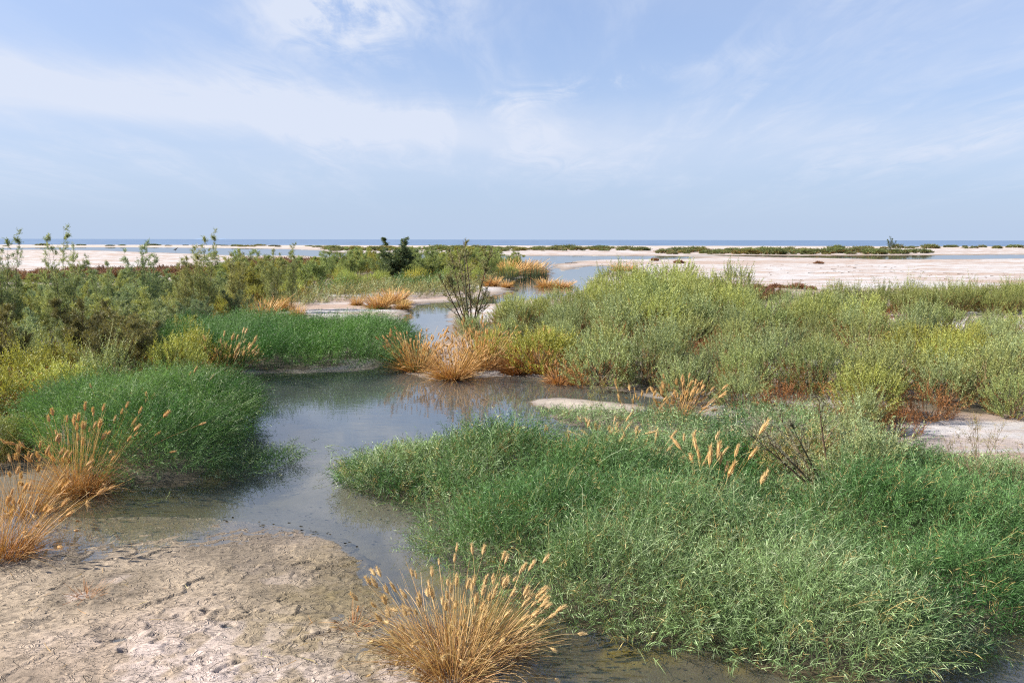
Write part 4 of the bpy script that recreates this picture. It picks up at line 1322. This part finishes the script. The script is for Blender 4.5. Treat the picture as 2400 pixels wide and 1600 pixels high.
for r, k, p in in_rows(pts, 5):
    c = np.array([(1.1, 1.15, .9), (1.15, 1.15, .75), (.95, 1.05, 1.0), (1.25, 1.12, .65)][rng.integers(4)]) * rng.uniform(.85, 1.12)
    shrub('marsh_shrub', SALT[rng.integers(6)] if rng.uniform() < .6 else TAM[rng.integers(4)], f'{"yellowish" if c[2] < .72 else "green"} marsh shrub, {ordinal(k)} from left, {ROWN[r]} behind the left thicket', 'shrub', p,
          rng.uniform(1.0, 1.35), tuple(c), 'shrubs behind the left thicket', sz=rng.uniform(.50, .80))
print('back', len(pts))
DARK = tamarisk_mesh(760, H=3.0, trunks=9, spread=.30, branches=18, sprays=12, leaf=.09, lw=.022, c=(.075, .115, .058), c2=(.13, .17, .075), bare=.06, blen=.26, thick=.04)
shrub('dark_bush', DARK, 'dark green conical bush with a thin spire rising above the horizon', 'bush', ground(912, 652), 1.6, (1, 1, 1), sz=1.06)
SPARSE = tamarisk_mesh(771, H=3.1, trunks=8, spread=.42, branches=12, sprays=8, leaf=.065, lw=.015, c=(.21, .19, .09), c2=(.24, .25, .11), bare=.22, blen=.24, thick=.075, lean=(-.06, 0))
shrub('tamarisk', SPARSE, 'sparse open tamarisk with bare dark stems fanning out over the channel', 'tamarisk', ground(1080, 772), 1.0, (1, 1, 1), rz=1.0)
SPRAWL = tamarisk_mesh(772, H=1.45, trunks=6, spread=.45, branches=10, sprays=4, leaf=.04, lw=.007, c=(.20, .19, .13), c2=(.25, .26, .17), bare=.3, blen=.26, thick=.034, lean=(-.75, .1))
shrub('woody_shrub', SPRAWL, 'woody shrub with bare dark branches sprawling left over the green bed', 'shrub', ground(1905, 1150), 1.0, (1, 1, 1), rz=0.0)
shrub('saltbush', SALT_UP[0], 'pale blue-grey saltbush right beside the bare woody shrub', 'saltbush', ground(2010, 1135), .95, (.95, 1.02, 1.3))
shrub('saltbush', SALT[2], 'low blue-grey saltbush at the foot of the bare woody shrub', 'saltbush', ground(1950, 1150), .78, (.92, 1.0, 1.25))
shrub('saltbush', SALT_UP[1], 'small pale grey saltbush behind the bare woody shrub', 'saltbush', ground(1915, 1060), .72, (1.0, 1.03, 1.25))
WEED = tamarisk_mesh(773, H=1.0, trunks=5, spread=.35, branches=9, sprays=3, leaf=.03, lw=.006, c=(.24, .17, .10), c2=(.22, .22, .10), bare=.3, blen=.25, thick=.010, K=5)
shrub('weed', WEED, 'thin reddish-stemmed weed in the grass at the right edge', 'weed', ground(2260, 1185), .95, (1, 1, 1), tilt=(0, -.3))
shrub('weed', WEED, 'thin branching weed nearest the right edge', 'weed', ground(2345, 1190), .8, (1, 1, 1), rz=2.0)
shrub('weed', WEED, 'pale leafless weed at the sandy gap on the right', 'weed', ground(2250, 1070), .7, (1.2, 1.1, .9), rz=4.0)
TWIG = tamarisk_mesh(774, H=1.5, trunks=12, spread=.9, branches=12, sprays=3, leaf=.03, lw=.008, c=(.30, .20, .15), c2=(.26, .17, .12), bare=.15, blen=.25, thick=.014, K=2)
shrub('twiggy_shrub', TWIG, 'leafless pinkish-brown twiggy shrub at the right edge of the white flat', 'shrub', ground(2352, 700), 1.1, (1, 1, 1))
shrub('sprig', WEED, 'single pale yellow-green sprig on the gravel spit', 'sprig', ground(1372, 955), .62, (1.4, 1.5, .8), rz=.5)

# red glasswort on the flats
rng = np.random.default_rng(64)
for i, (poly, sp, lab) in enumerate([(G([(20, 655), (300, 645), (560, 638), (760, 626), (760, 620), (560, 626), (300, 630), (20, 638)]), 1.7, 'the red strip behind left thicket'),
                                     (G([(560, 606), (700, 604), (860, 600), (860, 606), (720, 612), (560, 614)]), 2.2, 'the red strip by the left lagoon'),
                                     (G([(1600, 690), (1720, 680), (1780, 690), (1700, 705), (1640, 708)]), 1.6, 'the patch by the thicket corner')]):
    pts = scatter(smooth_poly(poly, 1), sp, rng)
    for r, k, p in in_rows(pts, 3):
        shrub('glasswort', GLASS[rng.integers(2)], f'low red-brown glasswort, {ordinal(k)} from left, {ROWN[r]} of {lab}', 'glasswort', p, rng.uniform(.7, 1.2), tuple(np.array((1, 1, 1)) * rng.uniform(.8, 1.1)),
              'red glasswort on the flats', sz=rng.uniform(.9, 1.3))
    print('glass', len(pts))
for u, v, s, lab in [(1740, 668, .5, 'first'), (1765, 670, .4, 'second'), (1785, 666, .5, 'third'), (1830, 668, .6, 'fourth'), (1862, 670, .4, 'fifth')]:
    shrub('glasswort', GLASS[0], f'small brown glasswort on the white flat beyond the thicket, {lab} from left', 'glasswort', ground(u, v), s, (1.1, 1.0, .9), 'lone glassworts on the white flat')
for u, v, s, lab in [(1505, 601, .7, 'left'), (1560, 606, .7, 'middle'), (1880, 608, .6, 'right')]:
    shrub('glasswort', GLASS[1], f'brown glasswort near the lagoon on the white flat, {lab} of three', 'glasswort', ground(u, v), s, (1.1, 1.0, .9), 'lone glassworts on the white flat')

# shore shrubs on the far sand bar
rng = np.random.default_rng(65)
far_polys = [(G([(765, 577.5), (900, 578), (1100, 578), (1300, 577), (1480, 577), (1480, 572), (1300, 570.5), (1100, 571), (900, 571.5), (765, 572.5)]), 5.3, 'the far sand bar', 5, 1.15),
             (G([(1520, 585), (1700, 585.5), (1900, 585.5), (2080, 584.5), (2150, 581), (2000, 577), (1800, 576.5), (1600, 577), (1530, 580)]), 4.8, 'the bar behind the right pool', 5, 1.4),
             (G([(1960, 572.5), (2100, 571.5), (2380, 571.5), (2600, 572), (2600, 569), (2200, 568.5), (1960, 570)]), 9.5, 'the far right beach', 3, 1.4),
             (G([(-60, 566.8), (300, 566.2), (500, 566.8), (760, 569.5), (760, 567.2), (500, 565), (200, 564.8), (-60, 565)]), 13.0, 'the strip beyond the left lagoon', 3, 0.8)]
for poly, sp, lab, rows, hh in far_polys:
    pts = scatter(poly, sp, rng)
    for r, k, p in in_rows(pts, rows):
        c = np.array([(1, 1, 1), (.8, .88, .8), (1.15, 1.02, .75), (.9, 1, .9)][rng.integers(4)]) * rng.uniform(.75, 1.1)
        me = BUSH_FAR[rng.integers(4)][0]
        s = float(np.clip(rng.lognormal(-.35, .45), .28, 1.35))
        o = obj('shore_shrub', me, M_LEAF, None, tuple(c), (p[0], p[1], land_z(*p) - .03))
        o.rotation_euler.z = rng.integers(2) * math.pi + rng.normal(0, .25)
        o.scale = (s * rng.uniform(1.8, 3.2), s * 1.6, s * hh * rng.uniform(.65, 1.0))
        tag(o, f'low shore shrub, {ordinal(k)} from left, {ROWN[r]} of {lab}', 'shrub', 'low shrubs along the far sand bar')
    print('far', len(pts))
shrub('tamarisk', TAM_TALL[1], 'dark lone tamarisk sticking up above the shrubs behind the right pool', 'tamarisk', ground(2045, 584), 1.25, (.45, .5, .5))

# ------------------------------------------------------------------ reeds
def reed_mesh(seed, n=46, H=1.3, R=.6):
    rng = np.random.default_rng(seed)
    p = rdir(n, rng) * np.array([R, R * .6, 0]) * np.sqrt(rng.uniform(0, 1, (n, 1)))
    p[:, 2] = -.1
    mb = MB()
    ribbons(mb, p, unit(UP + rng.normal(0, .10, (n, 3))), H * rng.uniform(.6, 1.1, n), np.full(n, .035), rng.normal(0, .08, (n, 3)), 4, jitter((.05, .075, .035), n, rng), jitter((.10, .13, .06), n, rng), rng, .15)
    return mb.mesh('reed_clump')


REED = [reed_mesh(800 + i) for i in range(3)]
for i, (u, v, w) in enumerate([(1108, 660, 'first'), (1125, 655, 'second'), (1142, 658, 'third'), (1158, 655, 'fourth'), (1174, 652, 'fifth'), (1190, 645, 'sixth'), (1205, 643, 'seventh'),
                              (1222, 640, 'eighth'), (1236, 640, 'ninth'), (1250, 640, 'tenth')]):
    g = ground(u, v)
    o = obj('reed_clump', REED[i % 3], M_GRASS, None, (1, 1, 1), (g[0], g[1], -.05))
    o.rotation_euler.z = i * 1.3
    tag(o, f'dark upright reed clump, {w} from the left along the upper channel', 'reeds', 'reeds standing along the upper channel')

# ------------------------------------------------------------------ small things: driftwood, bird, flecks
def log_mesh(seed, L, w):
    rng = np.random.default_rng(seed)
    mb = MB()
    tubes(mb, np.array([[-L / 2, 0, 0.]]), np.array([[1., 0, 0]]), np.array([L]), np.array([w]), np.array([[0, .08, .02]]), 6, np.array([[.16, .12, .09]]), np.array([[.2, .15, .11]]), .6, 6)
    tubes(mb, np.array([[0., 0, 0.]]), unit(np.array([[.6, .3, .6]])), np.array([L * .25]), np.array([w * .5]), np.array([[0, 0, .1]]), 3, np.array([[.16, .12, .09]]), np.array([[.2, .15, .11]]), .4, 5)
    return mb.mesh('driftwood', True)


for i, (u, v, L, w, lab) in enumerate([(1388, 633, 1.1, .10, 'floating in the middle of the upper channel'), (1312, 606, 1.6, .10, 'lying in the lagoon near the sand tongue'), (1370, 661, .8, .10, 'at the water edge behind the thicket'),
                                      (1170, 667, 1.0, .14, 'pale, beside the low rusty tuft at the upper channel'), (605, 593, 2.2, .16, 'dark, in the left lagoon shallows')]):
    g = ground(u, v)
    o = obj('driftwood', log_mesh(900 + i, L, w), M_WOOD, None, None, (g[0], g[1], max(land_z(*g), 0) + .03))
    o.rotation_euler.z = random.uniform(-.3, .3)
    tag(o, 'driftwood stick ' + lab, 'driftwood')


def bird():
    g = ground(404, 580)
    root = obj('wading_bird', None, loc=(g[0], g[1], 0))
    root.scale = (2.0,) * 3
    tag(root, 'small dark wading bird standing in the left lagoon', 'bird')
    s = np.linspace(0, 1, 9)
    cx_ = np.interp(s, [0, .15, .5, .72, .84, 1], [-.26, -.18, 0, .12, .17, .24])
    cz = np.interp(s, [0, .15, .5, .72, .84, 1], [.30, .33, .36, .42, .52, .55])
    rr = np.interp(s, [0, .15, .5, .72, .84, .93, 1], [.01, .06, .095, .06, .035, .045, .01])
    a = np.arange(8) * math.pi / 4
    v = np.stack([np.repeat(cx_[:, None], 8, 1) + 0 * a, rr[:, None] * np.cos(a), cz[:, None] + rr[:, None] * np.sin(a)], -1)
    i = np.arange(8)[:, None] * 8 + np.arange(8)[None]
    j = np.arange(8)[:, None] * 8 + (np.arange(8)[None] + 1) % 8
    mb = MB(); mb.add(v, np.stack([i, j, j + 8, i + 8], -1), np.array([.07, .065, .06]))
    obj('body', mb.mesh('body', True), M_WOOD, root)
    for k in (-1, 1):
        m = MB(); tubes(m, np.array([[0, k * .03, -.08]]), np.array([[0, 0, 1.]]), np.array([.37]), np.array([.016]), np.array([[.02, 0, 0]]), 2, np.array([[.1, .07, .04]]), np.array([[.1, .07, .04]]), .8, 4)
        obj('leg', m.mesh('leg'), M_WOOD, root)
    m = MB(); tubes(m, np.array([[.22, 0, .55]]), unit(np.array([[1., 0, -.2]])), np.array([.11]), np.array([.02]), np.array([[0, 0, 0.]]), 2, np.array([[.1, .08, .04]]), np.array([[.1, .08, .04]]), .2, 4)
    obj('beak', m.mesh('beak'), M_WOOD, root)


bird()


MARSH = smooth_poly(G([(600, 706), (660, 712), (730, 700), (830, 694), (930, 690), (1000, 684), (1060, 676), (1110, 668), (1040, 662), (880, 668), (760, 676), (640, 690)]), 1)
grass_bed('marsh_grass', MARSH, 46, 0.62, 108, 'pale olive marsh grass on the bank behind the white mud bar', (0.11, 0.145, 0.05), (0.24, 0.24, 0.10), upright=0.7, leafy=6, leaf_len=0.18, leaf_w=0.008,
          stem_len=0.5, rise=.9, far=lambda x, y: 2.6 + 0 * x, dry=lambda x, y: .30 + 0 * x)


def flecks():
    """dark scraps of weed lying on the bed of the near water"""
    rng = np.random.default_rng(70)
    poly = G([(1120, 1600), (1150, 1500), (1260, 1440), (1500, 1495), (1750, 1570), (2050, 1575), (2250, 1500), (2380, 1430), (2600, 1500), (2600, 1700), (1120, 1700)])
    p, d = sample_poly(poly, 130, rng)
    p2, d2 = sample_poly(G([(480, 1190), (560, 1110), (720, 1060), (800, 1140), (980, 1180), (960, 1250), (860, 1270)]), 40, rng)
    p = np.concatenate([p, p2])
    h, w, m, s = land(p[:, 0], p[:, 1])
    P = np.stack([p[:, 0], p[:, 1], h + .012], -1)
    n = len(P)
    a = rng.normal(0, .35, n)
    D = np.stack([np.cos(a), np.sin(a), rng.normal(0, .05, n)], -1)
    mb = MB()
    leaves(mb, P, D, rng.uniform(.015, .06, n), rng.uniform(.008, .018, n), jitter((.03, .025, .015), n, rng), rng)
    q4 = np.stack([rng.uniform(-26, 42, 900), rng.uniform(36, 92, 900)], -1)
    h4, w4, _, _ = land(q4[:, 0], q4[:, 1])
    ok = (w4 > .6) & (fbm(q4[:, 0] * .12, q4[:, 1] * .5, 3, 83) > .52)
    q4, h4 = q4[ok], h4[ok]
    n4 = len(q4)
    a4 = rng.normal(0, .3, n4)
    m4 = MB()
    c4 = jitter((.17, .11, .075), n4, rng, .3)
    tubes(m4, np.stack([q4[:, 0], q4[:, 1], h4 + .03], -1), unit(np.stack([np.cos(a4), np.sin(a4), rng.uniform(0, .2, n4)], -1)), rng.lognormal(-1.5, .5, n4), rng.uniform(.02, .055, n4), rng.normal(0, .08, (n4, 3)), 2, c4, c4, .5, 4)
    tag(obj('wrack', m4.mesh('wrack'), M_WOOD), 'brown wrack and dead twigs strewn over the white flats', 'wrack', kind='stuff')
    # straw litter and short dead stems on the mud and the sand patch
    q1, _ = sample_poly(G([(500, 1568), (700, 1440), (880, 1400), (1000, 1480), (1080, 1568)]), 34, rng)
    q2, _ = sample_poly(G([(-100, 1330), (120, 1250), (300, 1240), (500, 1320), (400, 1568), (-100, 1568)]), 7, rng)
    q3, _ = sample_poly(SANDY, 14, rng)
    q3 = np.concatenate([q1, q2, q3])
    hz_ = land(q3[:, 0], q3[:, 1])[0]
    n3 = len(q3)
    a3 = rng.uniform(0, 6.28, n3)
    m3 = MB()
    cs = jitter((.42, .29, .14), n3, rng, .3)
    ribbons(m3, np.stack([q3[:, 0], q3[:, 1], hz_ + .022], -1), unit(np.stack([np.cos(a3), np.sin(a3), rng.uniform(-.05, .25, n3)], -1)), rng.uniform(.03, .16, n3), np.full(n3, .005), rng.normal(0, .15, (n3, 3)), 3, cs, cs, rng, .4)
    tag(obj('straw_litter', m3.mesh('straw_litter'), M_STRAW), 'loose straw litter and dead stems lying on the mud', 'litter', kind='stuff')
    tag(obj('weed_scraps', mb.mesh('weed_scraps'), M_WOOD), 'dark scraps of weed lying on the bed of the clear water', 'weed scraps', kind='stuff')
    # loose strands of couch grass trailing on the water at the rim of the beds
    rim = []
    for u, v in [(790, 1090), (775, 1110), (770, 1060), (800, 1040), (680, 1020), (690, 1028), (2080, 1540), (2150, 1530), (2230, 1505), (2290, 1490), (1960, 1566), (2330, 1450), (640, 1050), (1300, 1440), (1180, 1395), (960, 1270)]:
        for _ in range(7):
            g = ground(u + rng.normal(0, 22), v + rng.normal(0, 10))
            rim.append((g[0], g[1], .012))
    for poly, step in ((BED3, .10), (BED4, .25), (MOUND2, .12), (BED1, .25), (ISLET, .12), (RUSH_RIM, .25)):
        q_ = np.roll(poly, -1, 0)
        for a_, b_ in zip(poly, q_):
            L_ = np.linalg.norm(b_ - a_)
            for _ in range(int(L_ / step) + 1):
                c_ = a_ + (b_ - a_) * rng.uniform() + rng.normal(0, .16, 2)
                rim.append((c_[0], c_[1], .012))
    P = np.array(rim)
    P = P[land(P[:, 0], P[:, 1])[1] < .1]
    n = len(P)
    a = rng.uniform(0, 6.28, n)
    D = unit(np.stack([np.cos(a), np.sin(a), rng.uniform(0, .9, n) ** 2], -1))
    L = rng.uniform(.12, .34, n)
    B = np.array([0, 0, -.12]) + rng.normal(0, .12, (n, 3)) * np.array([1, 1, 0])
    mb = MB()
    c = jitter((.22, .30, .14), n, rng)
    ribbons(mb, P, D, L, np.full(n, .006), B, 4, c, c, rng, .4)
    K = 7
    t = np.linspace(.1, 1, K)[None] + rng.uniform(-.03, .03, (n, K))
    q, tan = path(P, D, L, B, t)
    pl = unit(np.cross(tan, rdir(n, rng)[:, None]))
    sg = np.where(np.arange(K) % 2 == 0, 1., -1.)[None, :, None]
    leaves(mb, q.reshape(-1, 3), unit(tan * .75 + pl * sg * .7).reshape(-1, 3), rng.uniform(.03, .07, n * K), np.full(n * K, .007), np.repeat(c, K, 0), rng)
    tag(obj('trailing_grass', mb.mesh('trailing_grass'), M_GRASS), 'loose grass strands trailing on the water along the bed rims', 'grass', kind='stuff')


flecks()

# low headland far out on the horizon
hl = np.linspace(0, 1, 24)
hx = -8200 + 900 * hl
hz = 34 * np.sin(hl * math.pi) ** .6 * (0.6 + .4 * np.sin(hl * 9))
v = np.concatenate([np.stack([hx, np.full(24, 20000.), np.full(24, -2.)], -1), np.stack([hx, np.full(24, 20150.), hz], -1), np.stack([hx, np.full(24, 20500.), np.full(24, -2.)], -1)])
i = np.arange(23)
q = np.concatenate([np.stack([i, i + 1, i + 25, i + 24], -1), np.stack([i + 24, i + 25, i + 49, i + 48], -1)])
mh, N_, L_ = mat('far_land')
pr_ = N_.new('ShaderNodeBsdfDiffuse'); pr_.inputs[0].default_value = (.20, .27, .38, 1)
o_ = N_.new('ShaderNodeOutputMaterial'); L_.new(pr_.outputs[0], o_.inputs[0])
tag(obj('headland', mesh_np('headland', v, q), mh), 'faint low blue headland on the horizon', 'headland', kind='structure')

print('triangles', sum(len(m.polygons) * 2 for m in bpy.data.meshes), 'objects', len(bpy.data.objects))
